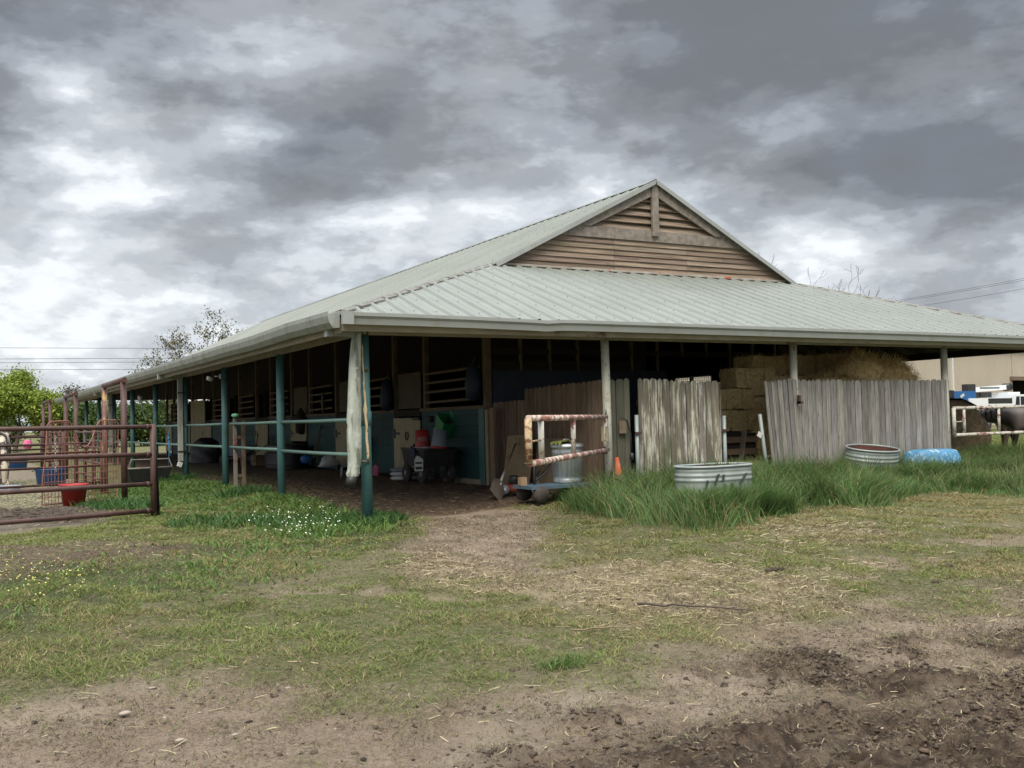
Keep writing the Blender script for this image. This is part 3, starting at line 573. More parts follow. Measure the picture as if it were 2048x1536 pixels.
def droppings():
    for k, (u, v, n, s, lb) in enumerate([(1548, 1134, 7, .032, 'cluster of dark manure lumps on the straw in the middle of the yard'), (1893, 1120, 5, .03, 'dark manure lumps in the grass toward the right edge'), (1872, 1148, 3, .03, 'smaller dark manure lumps below the right-hand ones'), (930, 1384, 7, .016, 'few dark crumbs of manure at the edge of the bare dirt')]):
        p = pz(u, v, -.12); mb = MB()
        for i in range(n):
            q = v3_((p[0]+(i-n/2)*s*.75+random.uniform(-.3, .3)*s, p[1]+random.uniform(-.9, .9)*s, 0)); q.z = float(gz(q.x, q.y))+s*.3; r = s*random.uniform(.7, 1)
            mb.lathe([(0, -r*.6), (r*.8, -r*.3), (r, 0), (r*.7, r*.4), (0, r*.6)], q, 8, wob=lambda th, z: .2*math.sin(3*th+z*60))
        mb.c = [(.8, .8, .8)]*len(mb.f); tag(mb.build('manure', clodm), lb, 'manure')
    for (a, b, r, lb) in [((1262, 1206), (1505, 1214), .0102, 'long dark twig lying across the pale dirt in the yard'), ((1440, 1497), (1492, 1484), .006, 'short pale stick near the bottom of the photo'), ((1150, 1255), (1290, 1243), .006, 'thin dark stem on the lawn left of the long twig')]:
        p, q = pz(*a, -.15), pz(*b, -.15); mb = MB(); P = []
        for i in range(9): f = i/8; x, y = p[0]+(q[0]-p[0])*f+random.gauss(0, .012), p[1]+(q[1]-p[1])*f+random.gauss(0, .03); P.append((x, y, float(gz(x, y))+.022+.01*random.random()))
        mb.tube(P, [r*(1-.06*i) for i in range(9)], 6); tag(mb.build('twig', barkm if r > .01 else handlew), lb, 'twig')
    for (u, v, r, lb) in [(250, 1432, .030, 'flat pale stone on the dirt at the lower left'), (360, 1478, .022, 'small pale stone right of the flat stone at the lower left'), (305, 1385, .02, 'grey-white stone above the flat stone at the lower left'), (470, 1466, .018, 'little pale stone on the dirt below the lawn')]:
        p = pz(u, v, -.2); mb = MB(); z = float(gz(p[0], p[1])); mb.lathe([(0, 0), (r, r*.1), (r*.9, r*.4), (r*.4, r*.6), (0, r*.6)], (p[0], p[1], z+.008), 9, sy=.7, wob=lambda th, zz: .18*math.sin(2*th+1)); mb.c = [(1.0, .97, .94)]*len(mb.f); tag(mb.build('stone', stonem), lb, 'stone')
v3_ = Vector
droppings()
# ================================================================ the barn
A, ZE, HT, ZH, ZR, W_ = .47, 2.56, 2.36, 3.94, 5.69, 14.234
XB, YB, YF, YFE, YRE = 3.65, 3.32, 32.9, 35.2, 30.0          # roof break x / gable y / far break y / far eave y / far ridge y
XR = W_/2
barn = thing('barn', 'long open-sided horse barn with pale green metal roof and louvred wooden gable', 'barn')
def sheet(mb, P0, e, u, s0, s1, t0, t1, rib=.032, pitch=.305, lap=False):
    """ribbed sheeting: P0 + e*s + u*t, ribs run up u"""
    P0, e, u = Vector(P0), Vector(e).normalized(), Vector(u).normalized(); nrm = e.cross(u); nrm = nrm if nrm.z > 0 else -nrm
    k0 = math.floor(s0/pitch)-1; k1 = math.ceil(s1/pitch)+1; ss = []
    for k in range(k0, k1+1):
        c = k*pitch
        ss += [(c-.040, 0), (c-.016, rib), (c+.016, rib), (c+.040, 0)]
        if pitch > .2: ss += [(c+.13, 0), (c+.14, rib*.28), (c+.155, rib*.28), (c+.165, 0)]
    ss = [(s, h) for s, h in ss if s0 < s < s1]; ss = [(s0, 0)]+ss+[(s1, 0)]
    vs = []
    for s, h in ss:
        a, b = t0(s), max(t1(s), t0(s)+.001)
        # two slightly sagging spans
        for t in (a, (a+b)/2, b): vs.append(P0+e*s+u*t+nrm*(h-(.012 if a < t < b else 0)*math.sin(s*1.7)))
    mb.add(vs, [q for i in range(len(ss)-1) for q in ((3*i, 3*i+3, 3*i+4, 3*i+1), (3*i+1, 3*i+4, 3*i+5, 3*i+2))])
def v3(*a): return Vector(a)
# front skirt
up = v3(0, YB+A, ZH-ZE); Lf = up.length; wx = XB+A
mb = MB(); sheet(mb, (-A, -A, ZE), (1, 0, 0), up, 0, W_+2*A, lambda s: -.04, lambda s: Lf*min(1, s/wx, (W_+2*A-s)/wx)); mb.build('front_roof_skirt', roofm, barn)
mb = MB()
for k in range(1, 17):
    s = k*.915+.022; t = min(1, s/wx, (W_+2*A-s)/wx)
    if t > .05: mb.bar((-A+s, -A-.02, ZE+.004), (-A+s, -A+t*(YB+A)-.02, ZE+t*(ZH-ZE)+.004), .007, .010)
tag(mb.build('sheet_laps', mat('lap_line', (.12, .125, .115), None, 3, bump=0), barn), kind='stuff')  # thin dark bars along the sheet joints
mb = MB()
for k in range(0, 34):
    y = .2+k*.915; s = y+A; t = min(1, s/(YB+A)); mb.bar((-A-.02, y, ZE+.004), (-A+t*wx-.02, y, ZE+t*(ZH-ZE)+.004), .007, .010)
    if YB < y < YRE: mb.bar((XB, y, ZH+.004), (XR, y, ZR+.004), .007, .010)
tag(mb.build('sheet_laps', MATS['lap_line'], barn), kind='stuff')
# left and right skirts
ul = v3(wx, 0, ZH-ZE); Ll = ul.length; LEN = YFE+A
mb = MB(); sheet(mb, (-A, -A, ZE), (0, 1, 0), ul, 0, LEN, lambda s: -.03, lambda s: Ll*min(1, s/(YB+A), (LEN-s)/(YFE-YF))); mb.build('side_roof_skirt', roofL, barn)
mb = MB(); sheet(mb, (W_+A, -A, ZE), (0, 1, 0), v3(-wx, 0, ZH-ZE), 0, LEN, lambda s: -.03, lambda s: Ll*min(1, s/(YB+A), (LEN-s)/(YFE-YF))); mb.build('side_roof_skirt', roofL, barn)
# upper slopes
uu = v3(XR-XB, 0, ZR-ZH); Lu = uu.length
y0 = YB-.14
for sgn, x0 in ((1, XB), (-1, W_-XB)):
    mb = MB(); sheet(mb, (x0, y0, ZH), (0, 1, 0), v3(sgn*(XR-XB), 0, ZR-ZH), 0, YF-y0, lambda s: -.06, lambda s: Lu*min(1, (YF-y0-s)/(YF-YRE)+.0)); mb.build('upper_roof_slope', roofL if sgn > 0 else roofm, barn)
# far hip
mb = MB(); mb.add([(XB, YF, ZH), (W_-XB, YF, ZH), (XR, YRE, ZR), (-A, YFE, ZE), (W_+A, YFE, ZE)], [(0, 1, 2), (3, 4, 1, 0)]); mb.build('far_roof_end', roofL, barn)
# ridge cap and hip caps
mb = MB()
for k in range(9):
    a = y0+(YRE-y0)*k/9; b = y0+(YRE-y0)*(k+1)/9+.05
    for sg in (-1, 1): mb.add([(XR, a, ZR+.045), (XR, b, ZR+.04), (XR+sg*.2, b, ZR+.04-.1), (XR+sg*.2, a, ZR+.045-.1)], [(0, 1, 2, 3)])
mb.build('ridge_cap', roofL, barn)
def cap(name, P, Q, da, db, m):
    P, Q, da, db = map(Vector, (P, Q, da, db)); mb = MB(); n = 15
    for k in range(n):
        p = P.lerp(Q, k/n); q = P.lerp(Q, (k+1.04)/n); up = v3(0, 0, .055)
        j = v3(0, 0, .003*(k % 2))
        for d in (da, db): mb.add([p+up+j, q+up, q+d+v3(0, 0, .03), p+d+v3(0, 0, .042)+j], [(0, 1, 2, 3)])
        mb.add([p+da+v3(0, 0, .042)+j, q+da+v3(0, 0, .03), q+da+v3(0, 0, .006), p+da+v3(0, 0, .012)], [(0, 1, 2, 3)])
    return mb.build(name, m, barn)
sl = (ZH-ZE)/wx; sf = (ZH-ZE)/(YB+A)
cap('hip_cap', (-A+.02, -A+.02, ZE), (XB+.06, YB+.06, ZH), (.07, -.0, 0), (-.02, .30, -.0), capm)
cap('hip_cap', (W_+A-.02, -A+.02, ZE), (W_-XB-.06, YB+.06, ZH), (-.15, 0, 0), (.02, .3, 0), capm)
# dark strip set below the hip cap as its shadow gap
mb = MB()
mb.bar((-A+.15, -A+.10, ZE-.02), (XB+.10, YB-.04, ZH-.05), .05, .04); mb.build('hip_shadow_strip', darkw, barn)
# ridge vent strip at the gable foot
mb = MB(); mb.bb(XB, W_-XB, YB-.06, YB+.0, ZH-.03, ZH+.035, None); mb.build('gable_flashing', mat('flashing', (.45, .44, .40), (.30, .24, .2), 3, rough=.6, patch=((.42, .1, .05), 1.3, .62, .66)), barn)
mb = MB()
for k in range(80):
    x = XB+.1+k*(W_-2*XB-.2)/80; mb.bb(x, x+.075, YB-.085, YB-.061, ZH-.055, ZH-.005)
mb.build('ridge_closure', darkw, barn)
# ---- gable siding
gy = YB
def gx_at(z, off=0): t = (z-ZH)/(ZR-ZH); return XB+(XR-XB)*t+off, W_-XB-(XR-XB)*t-off
def col(): k = .78+.5*random.random(); return (k, k*(.95+.08*random.random()), k*(.93+.1*random.random()))
mb = MB(); z = ZH+.02; ch = .099
def board(mb, z, h, y, tilt, x0, x1, x2, x3, c):   # bottom edge x0..x1, top edge x2..x3
    y0_ = y-.036; mb.add([(x0, y0_, z), (x1, y0_, z), (x3, y0_+tilt, z+h), (x2, y0_+tilt, z+h), (x0, y0_+.02, z), (x1, y0_+.02, z)], [(0, 1, 2, 3), (0, 4, 5, 1)], c)
for k in range(6):
    xa, xb = gx_at(z); xc, xd = gx_at(z+ch+.02)
    cuts = [6.2, 7.9] if k % 3 else [6.2, 7.9+.9*((k//2) % 2)]; xs = [xa]+[c for c in cuts if xa < c < xb]+[xb]; xt = [xc]+[c for c in cuts if xa < c < xb]+[xd]
    for i in range(len(xs)-1): board(mb, z, ch+.016, gy, .030, xs[i], xs[i+1]-.004, xt[i], xt[i+1]-.004, col())
    z += ch
ZB0 = z
mb.build('gable_siding', gablem, barn)
mb = MB(); xa, xb = gx_at(ZB0); xc, xd = gx_at(ZB0+.2)
mb.add([(xa, gy-.05, ZB0), (6.2, gy-.05, ZB0), (6.2, gy-.05, ZB0+.2), (xc, gy-.05, ZB0+.2), (xa, gy-.01, ZB0), (6.2, gy-.01, ZB0)], [(0, 1, 2, 3), (0, 4, 5, 1)], (1, 1, 1))
mb.add([(6.204, gy-.052, ZB0), (xb, gy-.052, ZB0), (xd, gy-.052, ZB0+.2), (6.204, gy-.052, ZB0+.2), (6.204, gy-.01, ZB0), (xb, gy-.01, ZB0), (xd, gy, ZB0+.2), (6.204, gy, ZB0+.2)], [(0, 1, 2, 3), (0, 4, 5, 1), (3, 2, 6, 7)], (.95, .9, .86))
mb.build('gable_band_board', trimw, barn)
# louvred top: slats, rake boards, king post; backing darkened to deepen shadow gaps
mb = MB(); mb.add([(gx_at(ZB0)[0], gy+.09, ZB0), (gx_at(ZB0)[1], gy+.09, ZB0), (XR, gy+.09, ZR-.02)], [(0, 1, 2)]); mb.build('louvre_backing', darkw, barn)
mb = MB(); z = ZB0+.20; h = .14
while z+.02 < ZR-.12:
    xa, xb = gx_at(z); xc, xd = gx_at(min(z+h, ZR-.03)); c = col()
    mb.add([(xa, gy-.03, z), (xb, gy-.03, z), (xd, gy+.055, z+h+.004), (xc, gy+.055, z+h+.004), (xa, gy-.01, z-.012), (xb, gy-.01, z-.012)], [(0, 1, 2, 3), (0, 4, 5, 1)], c); z += h
mb.build('louvre_slats', gablem, barn)
for sg in (1, -1):
    zt = ZR-.03; zb = ZB0+.2; f = lambda z: (gx_at(z)[0] if sg > 0 else gx_at(z)[1])
    wv = .26*sg; P = [(f(zb), zb), (f(zb)+wv*1.55, zb), (XR-sg*.07, zt-.25), (XR-sg*.07, zt-.03)]
    mb = MB(); mb.poly_prism(P, lambda a, b, d: (a, gy-.085+d, b), .04, (1, 1, 1)); mb.build('rake_board', trimw, barn)
mb = MB(); mb.bb(XR-.075, XR+.075, gy-.11, gy-.06, ZB0+.10, ZR-.02); mb.build('king_post', trimw, barn)
for sg in (1, -1):
    a = v3(XB if sg > 0 else W_-XB, y0-.012, ZH-.03); b = v3(XR, y0-.012, ZR-.01); mb = MB(); mb.bar(a, b, .02, .075, (0, 0, 1)); mb.build('verge_trim', gutm, barn)
# ---- gutters and fascia
def gutter(pts, prof, m, name='gutter'):
    # prof (outward, z); pts eave line at (x,y,z), outward dir computed
    mb = MB(); P = [Vector(p) for p in pts]; vs = []; n = len(prof); d = (P[-1]-P[0]).normalized(); out = v3(d.y, -d.x, 0)
    for p in P:
        for o, z in prof: vs.append(p+out*o+v3(0, 0, z))
    mb.add(vs, [(i*n+k, (i+1)*n+k, (i+1)*n+k+1, i*n+k+1) for i in range(len(P)-1) for k in range(n-1)])
    for i in (0, len(P)-1): mb.f.append([i*n+k for k in range(n)]); mb.c.append(None); mb.smooth.append(False)
    return mb.build(name, m, barn)
kprof = [(.0, .02), (.0, -.125), (.09, -.13), (.105, -.06), (.13, -.03), (.13, .012), (.118, .012), (.118, -.02)]
xs = [-A+.02, .3, 1.2, 2.1, 2.35, 2.6, 2.9, 4, 6, 8, 10.8, 12.0, 13, W_+A]
sag = [0, 0, -.006, -.018, -.026, -.008, -.006, -.006, -.009, -.012, -.012, -.02, -.018, -.018]
gutter([(x, -A-.01, ZE-.0+s) for x, s in zip(xs, sag)], kprof, gutm)
ys = [YFE, 28, 22, 16, 11, 7.3, 5, 3, 1.2, -A-.02]
gutter([(-A-.01, y, ZE+.0+.012*math.sin(y*1.3)) for y in ys], [(.0, .03), (.0, -.16), (.08, -.165), (.13, -.10), (.15, -.02), (.15, .03), (.138, .03), (.138, 0)], gutL)
gutter([(W_+A, y, ZE) for y in (-A, 15, YFE)], kprof, gutm)
mb = MB(); mb.bb(-A-.02, -A+.12, -A-.16, -A-.10, ZE-.135, ZE+.02); mb.build('gutter_end_cap', gutm, barn)
mb = MB(); mb.bb(-A+.03, W_+A, -A+.02, -A+.055, ZE-.20, ZE-.03); mb.build('fascia_board', fascm, barn)
mb = MB(); mb.bb(-A+.02, -A+.05, -A+.06, YFE, ZE-.22, ZE-.04); mb.build('fascia_board', fascm, barn)
# beams on posts
mb = MB(); mb.bb(.06, W_-.02, -.02, .025, HT+.0, HT+.13); mb.build('header_beam', fascm, barn)
mb = MB(); mb.bb(-.02, .025, -.06, YFE-.6, HT, HT+.14); mb.build('header_beam', fascm, barn)
mb = MB(); mb.bb(W_-.02, W_+.025, .03, YFE-.6, HT, HT+.14); mb.build('header_beam', darkw, barn)
# rafters & purlins under the skirts
mb = MB()
for k in range(25):
    x = .25+k*.61
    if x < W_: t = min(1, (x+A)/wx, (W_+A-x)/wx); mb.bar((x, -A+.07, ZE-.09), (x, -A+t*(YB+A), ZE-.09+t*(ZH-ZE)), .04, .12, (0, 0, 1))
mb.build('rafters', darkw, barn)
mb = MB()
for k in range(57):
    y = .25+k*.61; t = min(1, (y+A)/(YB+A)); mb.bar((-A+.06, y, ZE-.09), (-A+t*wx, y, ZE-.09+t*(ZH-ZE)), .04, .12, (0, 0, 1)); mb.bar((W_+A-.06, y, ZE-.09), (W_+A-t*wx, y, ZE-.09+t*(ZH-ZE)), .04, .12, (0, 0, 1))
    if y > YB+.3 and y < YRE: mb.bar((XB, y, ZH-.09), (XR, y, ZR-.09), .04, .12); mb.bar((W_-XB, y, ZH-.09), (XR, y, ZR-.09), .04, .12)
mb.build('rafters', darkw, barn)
mb = MB(); mb.bb(XR-.02, XR+.02, YB+.1, YRE, ZR-.25, ZR-.08); mb.build('ridge_beam', darkw, barn)
# dark underlay added below the sheeting so the interior stays dim
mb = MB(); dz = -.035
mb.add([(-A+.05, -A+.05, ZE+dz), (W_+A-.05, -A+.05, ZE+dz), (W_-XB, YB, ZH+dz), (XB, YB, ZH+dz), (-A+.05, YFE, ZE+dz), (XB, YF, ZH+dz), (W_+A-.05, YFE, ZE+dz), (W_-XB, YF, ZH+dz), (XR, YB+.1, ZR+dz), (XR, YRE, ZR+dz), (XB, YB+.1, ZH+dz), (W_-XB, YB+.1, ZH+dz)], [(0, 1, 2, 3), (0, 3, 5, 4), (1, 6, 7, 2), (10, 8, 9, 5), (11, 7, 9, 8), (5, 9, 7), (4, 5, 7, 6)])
mb.build('roof_dark_underlay', darkw, barn)
# screws on the sheeting
mb = MB()
for r_ in range(7):
    for k in range(46):
        x = -A+.08+k*.305+.02; t = .03+r_*.16
        if t < min(1, (x+A)/wx, (W_+A-x)/wx): c = v3(x, -A+t*(YB+A), ZE+t*(ZH-ZE)+.04); mb.box(c, (.009, .009, .010))
for r_ in range(5):
    for k in range(60):
        y = YB+.3+k*.305; t = .05+r_*.21; mb.box((XB+t*(XR-XB), y, ZH+t*(ZR-ZH)+.036), (.008, .008, .010))
tag(mb.build('roof_screws', darkw, barn), kind='stuff')
mb = MB()
for k in range(47):
    x = k*.305-A
    if x > 1.2 and x < W_+A and k % 3 != 1: mb.box((x, -A-.045, ZE+.008+max(-.02, -.02)), (.055, .02, .03))
tag(mb.build('rib_closures', darkw, barn), kind='stuff')
# ---- posts
def post(x, y, r, m, z0=-.1, z1=HT+.0, lean=(0, 0)):
    mb = MB(); mb.tube([(x+lean[0], y+lean[1], z0), (x+lean[0]*.5, y+lean[1]*.5, 1.25), (x, y, z1)], [r, r, r*.97], 16)
    return mb.build('post', m, barn)
for k in range(10): post(0, k*S, .062 if k else .068, teal, -.05, HT+.0, (.02, 0) if k == 0 else (0, 0))
post(S, 0, .062, whitepost, 0, HT, (.02, 0))
for k in (2, 3): post(k*S, 0, .062, whitepost, 0, HT)
post(W_, 0, .062, whitepost, 0, HT)
for k in range(1, 10): post(W_, k*S, .055, teal, 0, HT)
mb = MB(); mb.tube([(0.015, 0, 1.22), (0.015, 0, 1.40)], .073, 16); mb.build('post_sleeve', teal, barn)
# rails between the left posts
ZR1, ZR2 = 1.30, .87
for k in range(9):
    if k == 1: segs = [(k*S+.05, k*S+S-.45)]
    else: segs = [(k*S+.05, k*S+S-.05)]
    for a, b in segs:
        for z in (ZR1, ZR2+(.0 if k else -.02)):
            if k == 8 and z < 1: continue
            mb = MB(); mb.tube([(0, a-.04, z), (0, (a+b)/2, z-.006), (0, b+.04, z)], .026, 10); mb.build('rail', tealr, barn)
# ---- stall block: left row of stalls
def boards_wall(name, x, y0, y1, z0, z1, m, vertical=False, th=.03, bh=.2):
    mb = MB(); z = z0
    while z < z1-.01:
        h = min(bh, z1-z); c = .8+.4*random.random(); mb.bb(x, x+th+.004*random.random(), y0, y1, z+.004, z+h, (c, c, c)); z += bh
    return mb.build(name, m, barn)
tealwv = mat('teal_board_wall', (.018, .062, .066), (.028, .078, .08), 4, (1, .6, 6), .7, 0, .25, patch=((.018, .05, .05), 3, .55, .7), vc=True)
NST = 8; Y0 = S
for k in range(NST):
    ya = Y0+k*S; da, db = ya+2.78, ya+4.12-.0
    da = 6.45+k*S; db = da+1.35
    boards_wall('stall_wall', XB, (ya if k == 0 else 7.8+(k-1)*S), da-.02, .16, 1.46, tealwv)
    # sill and upper frame
    mb = MB(); mb.bb(XB-.03, XB+.06, ya if k == 0 else 7.8+(k-1)*S, da, 1.462, 1.52); mb.build('stall_sill', floorw, barn)
    for z in (1.64, 1.84, 2.02, 2.2):
        mb = MB(); a_, b_ = (3.9 if k == 0 else 8.1+(k-1)*S), da-.15
        mb.bar((XB+.0, a_, z+.01*random.random()), (XB+.0, b_, z-.015), .02, .045); mb.build('stall_window_bar', floorw, barn)
    # door
    d = MB(); n = 4
    for i in range(n):
        a = da+.01+i*(db-da)/n; c = .85+.3*random.random(); d.bb(XB-.035, XB-.008, a, a+(db-da)/n-.008, .27+.02*random.random(), 1.34+(.0 if i else -.05), (c, c, c))
    tanv = MATS.get('tan_door') or mat('tan_door', (.46, .39, .26), (.36, .30, .19), 3, (6, 6, .8), .75, 0, .25, vc=True, patch=((.12, .095, .055), 7, .58, .68, (3, 3, .7)))
    if k == 2: d = MB(); d.bb(XB-.035, XB-.008, da+.0, db, .82, 1.30)
    door = d.build('stall_door', tanv if k != 2 else tanw, barn)
    h = MB(); h.bb(XB-.05, XB-.036, db-.32, db-.01, 1.0, 1.05); h.bb(XB-.055, XB-.036, db-.1, db+.04, .93, 1.12); h.build('hinge', black, door)
    if k == 0:
        h = MB(); h.tube([(XB-.05, 7.08+.07*math.cos(t), .98+.085*math.sin(t)) for t in [math.radians(x) for x in range(125, 416, 24)]], .012, 6); h.build('horseshoe', black, door)
        h = MB(); h.bb(XB-.05, XB-.036, da+.03, da+.36, 1.3, 1.34); h.build('latch_bar', black, door)
    mb = MB(); mb.bb(XB-.02, XB+.03, da, db, 1.37, 1.5); mb.build('door_header', darkw, barn)
    for yp in (da-.12, db+.12):
        mb = MB(); mb.bb(XB+.02, XB+.11, yp-.05, yp+.05, .1, ZH-.12); mb.build('stall_post', floorw, barn)
    if k < 3: mb = MB(); mb.bb(XB+.04, XB+.06, da+.1, db-.1, 1.53, 2.26); mb.build('door_grille_panel', mat('dim_panel', (.12, .095, .065), (.09, .07, .05), 3, rough=.8) if k == 0 else MATS['dim_panel'], barn)
mb = MB(); mb.bb(XB-.01, XB+.1, 3.64, 3.76, .1, ZH-.1); mb.build('stall_post', floorw, barn)
mb = MB(); mb.bb(XB-.06, XB+.0, 3.66, 3.86, .1, 1.46); mb.build('corner_board', teal, barn)
mb = MB(); mb.bb(XB-.10, XB-.055, 3.75, 6.3, .08, .22); mb.build('sill_plate', concrete, barn)
# rear part of the left row: open end and dark back walls
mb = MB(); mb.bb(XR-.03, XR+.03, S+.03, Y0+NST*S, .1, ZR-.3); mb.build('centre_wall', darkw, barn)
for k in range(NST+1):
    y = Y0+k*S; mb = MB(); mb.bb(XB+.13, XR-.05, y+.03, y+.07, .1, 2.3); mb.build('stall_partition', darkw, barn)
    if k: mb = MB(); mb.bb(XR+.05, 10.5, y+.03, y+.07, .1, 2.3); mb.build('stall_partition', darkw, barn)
mb = MB(); c0 = 4.6
mb.bb(XB+.12, 7.6, S-.03, S+.0, .1, 2.13); mb.bb(7.6, 8.95, S-.03, S, .1, 1.84); mb.bb(8.95, 10.5, S-.03, S, .1, 2.13); mb.build('front_stall_wall', navy, barn)
mb = MB()
for k in range(12): x = XB+.7+k*.61; mb.bb(x, x+.05, S+.01, S+.06, 2.13 if not 7.5 < x < 9.0 else 2.4, ZH+.1)
mb.build('wall_studs', floorw, barn)
mb = MB(); mb.bb(XB+.12, 10.5, S+.01, S+.05, 2.42, 2.52); mb.build('wall_plate', darkw, barn)
# right row, with one meshed opening letting daylight through
mb = MB(); X2 = 10.55
oy0, oy1, oz0, oz1 = 5.80, 7.1, 2.0, 2.17
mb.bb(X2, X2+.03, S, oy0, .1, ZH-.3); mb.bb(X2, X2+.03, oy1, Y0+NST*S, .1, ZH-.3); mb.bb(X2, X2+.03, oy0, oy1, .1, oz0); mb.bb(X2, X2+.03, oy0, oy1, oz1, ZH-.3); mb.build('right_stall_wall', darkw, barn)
mb = MB()
for k in range(26): y = oy0+k*.075; mb.bb(X2-.01, X2-.002, y, y+.01, oz0, oz1)
for k in range(4): z = oz0+k*.055; mb.bb(X2-.02, X2-.012, oy0, oy1, z, z+.01)
mb.build('window_mesh', galv, barn)
# tall double doors further down the aisle
mb = MB()
for i in range(8): c = .8+.4*random.random(); mb.bb(XB-.05, XB-.02, 25.7+i*.3, 25.99+i*.3, .2, 2.25, (c, c, c))
mb.build('tall_doors', MATS['tan_door'], barn)
# ---- downspouts
def spout(x, y, m, crushed=False):
    mb = MB()
    if crushed:
        prof = [(2.36, .02, .048, .05), (2.2, .01, .062, .05), (1.9, -.01, .07, .05), (1.5, -.02, .082, .052), (1.28, -.03, .086, .055), (1.22, -.028, .080, .045), (1.16, -.032, .087, .056), (.95, -.035, .086, .05), (.85, -.03, .082, .05), (.74, -.035, .078, .05), (.68, -.045, .070, .05), (.64, -.05, .082, .055), (.60, -.06, .066, .05)]
        xs_ = -.155; vs = []
        for z, dx, hw, hd in prof:
            for k in range(16):
                t = 2*math.pi*k/16; q = lambda v: math.copysign(abs(v)**.45, v)
                fl = 1+.05*math.sin(3*t+z*9)*(1 if z < 1.5 else .3)
                vs.append((x+xs_+dx+q(math.cos(t))*hw*fl, y-.12+q(math.sin(t))*hd*fl-(.012 if k in (11, 12, 13) else 0), z))
        mb.add(vs, [(i*16+k, i*16+(k+1) % 16, (i+1)*16+(k+1) % 16, (i+1)*16+k) for i in range(len(prof)-1) for k in range(16)], None, True)
        d = mb.build('downspout', m, barn)
        e = MB(); e.tube([(x-.215, y-.12, .605), (x-.235, y-.125, .55), (x-.255, y-.13, .49)], .064, 16); e.build('outlet_collar', black, d)
        e = MB(); e.bar((x-A+.0, y-.12, 2.375), (x-.09, y-.12, 2.36), .10, .10); e.bb(x-A-.06, x-A+.02, y-.18, y-.06, 2.315, 2.48); e.build('elbow', gutm, d)
        e = MB()
        e.tube([(x-.06+.004*math.sin(i*1.1)+.0022*i, y-.10, 2.25-i*.056) for i in range(27)], [.007+.006*random.random()+(.007 if i > 10 else 0)+(.012 if i == 15 else 0) for i in range(27)], 8)
        e.build('peeling_strip', pealrust, d)
        for z in (1.93, .78): e = MB(); e.tube([(x-.09, y-.10, z), (x+.03, y-.085, z-.01)], .013, 8); e.build('bracket', steelgrey, d)
    else:
        mb.bb(x-.17, x-.07, y-.10, y-.02, .52, 2.42); d = mb.build('downspout', m, barn)
        e = MB(); e.bar((x-A-.04, y-.06, 2.37), (x-.1, y-.06, 2.36), .09, .10); e.bb(x-A-.12, x-A-.03, y-.11, y-.01, 2.31, 2.48); e.build('elbow', m, d)
        e = MB(); e.bar((x-.12, y-.06, .50), (x-.16, y-.06, .40), .09, .09); e.build('outlet', whitem, d)
        for z in (2.0, .72): e = MB(); e.bb(x-.18, x-.02, y-.115, y-.012, z, z+.025); e.build('strap', black, d)
spout(0, 0, spoutm, True)
spout(0, 3*S, spout2)
for k in (6,): spout(0, k*S, spout2)
# floodlight on post 2
mb = MB(); mb.lathe([(.0, 0), (.05, .0), (.05, .02), (0, .02)], (0, 0, 0), 14, rot=Matrix.Rotation(math.pi/2, 3, 'Y')); 
fl = thing('floodlight', 'white twin security floodlight fixed to the second teal post', 'floodlight', (-.09, 2*S, 2.20))
mb.build('wall_plate', whitem, fl)
for dy, dx in ((-.05, -.20), (.10, -.14)):
    mb = MB(); mb.tube([(0, 0, 0), (dx*.5, dy*.5, .0)], .012, 6); mb.lathe([(.0, -.06), (.035, -.055), (.055, 0), (.05, .01), (0, .012)], (dx, dy, -.03), 14, rot=Matrix.Rotation(.5, 3, 'Y')); mb.build('lamp_head', whitem, fl)

# ================================================================ picket fences
def picket(mb, x, y, z0, z1, wd, th, dirv, c, lean=0, top='dog', nrm=None):
    d = Vector(dirv).normalized(); n = Vector((-d.y, d.x, 0)); h = wd/2
    cc = Vector((x, y, 0))
    pts = [(-h, z0), (h, z0), (h, z1-.035), (h-.03, z1), (-h+.03, z1), (-h, z1-.035)] if top == 'dog' else [(-h, z0), (h, z0), (h, z1-.01), (-h, z1)]
    mb.poly_prism(pts, lambda a, b, t: cc+d*(a+lean*(b-z0))+n*t+v3(0, 0, b), th, c)
def fence_panel(name, label, p, q, z0, ztop, mt, wd=.14, group=None, jit=.012, lean=None, rails=True, back=1, seed=1, posts=(), narrow=0):
    rnd = random.Random(seed); p, q = Vector((*p, 0)), Vector((*q, 0)); L_ = (q-p).length; d = (q-p)/L_
    t = thing(name, label, 'fence', (p.x, p.y, 0), 0, group); mb = MB(); s = 0
    n = Vector((-d.y, d.x, 0))
    while s < L_-.03:
        ww = min(wd*rnd.choice([1, 1, 1, .66 if narrow else 1, .62 if narrow else 1]), L_-s); f = s/L_; k = .72+.5*rnd.random(); c = (k, k*(.97+.05*rnd.random()), k*(.94+.1*rnd.random()))
        zt = ztop(f)+rnd.uniform(-jit, jit); pos = d*(s+ww/2)+n*rnd.uniform(-.006, .006)
        picket(mb, pos.x, pos.y, z0, zt, ww-.006-.008*rnd.random(), .017, d, c, lean(f) if lean else rnd.uniform(-.004, .004)); s += ww
    mb.build('pickets', mt, t)
    if rails:
        for z in (.45, 1.45):
            r = MB(); a = n*.04*back; r.bar(a+v3(0, 0, z), d*L_+a+v3(0, 0, z), .038, .085); r.build('rail', fencem, t)
    for f in posts:
        r = MB(); a = n*.085*back+d*L_*f; r.bb(a.x-.04, a.x+.04, a.y-.04, a.y+.04, 0, 1.6); r.build('fence_post', fencem, t)
    return t
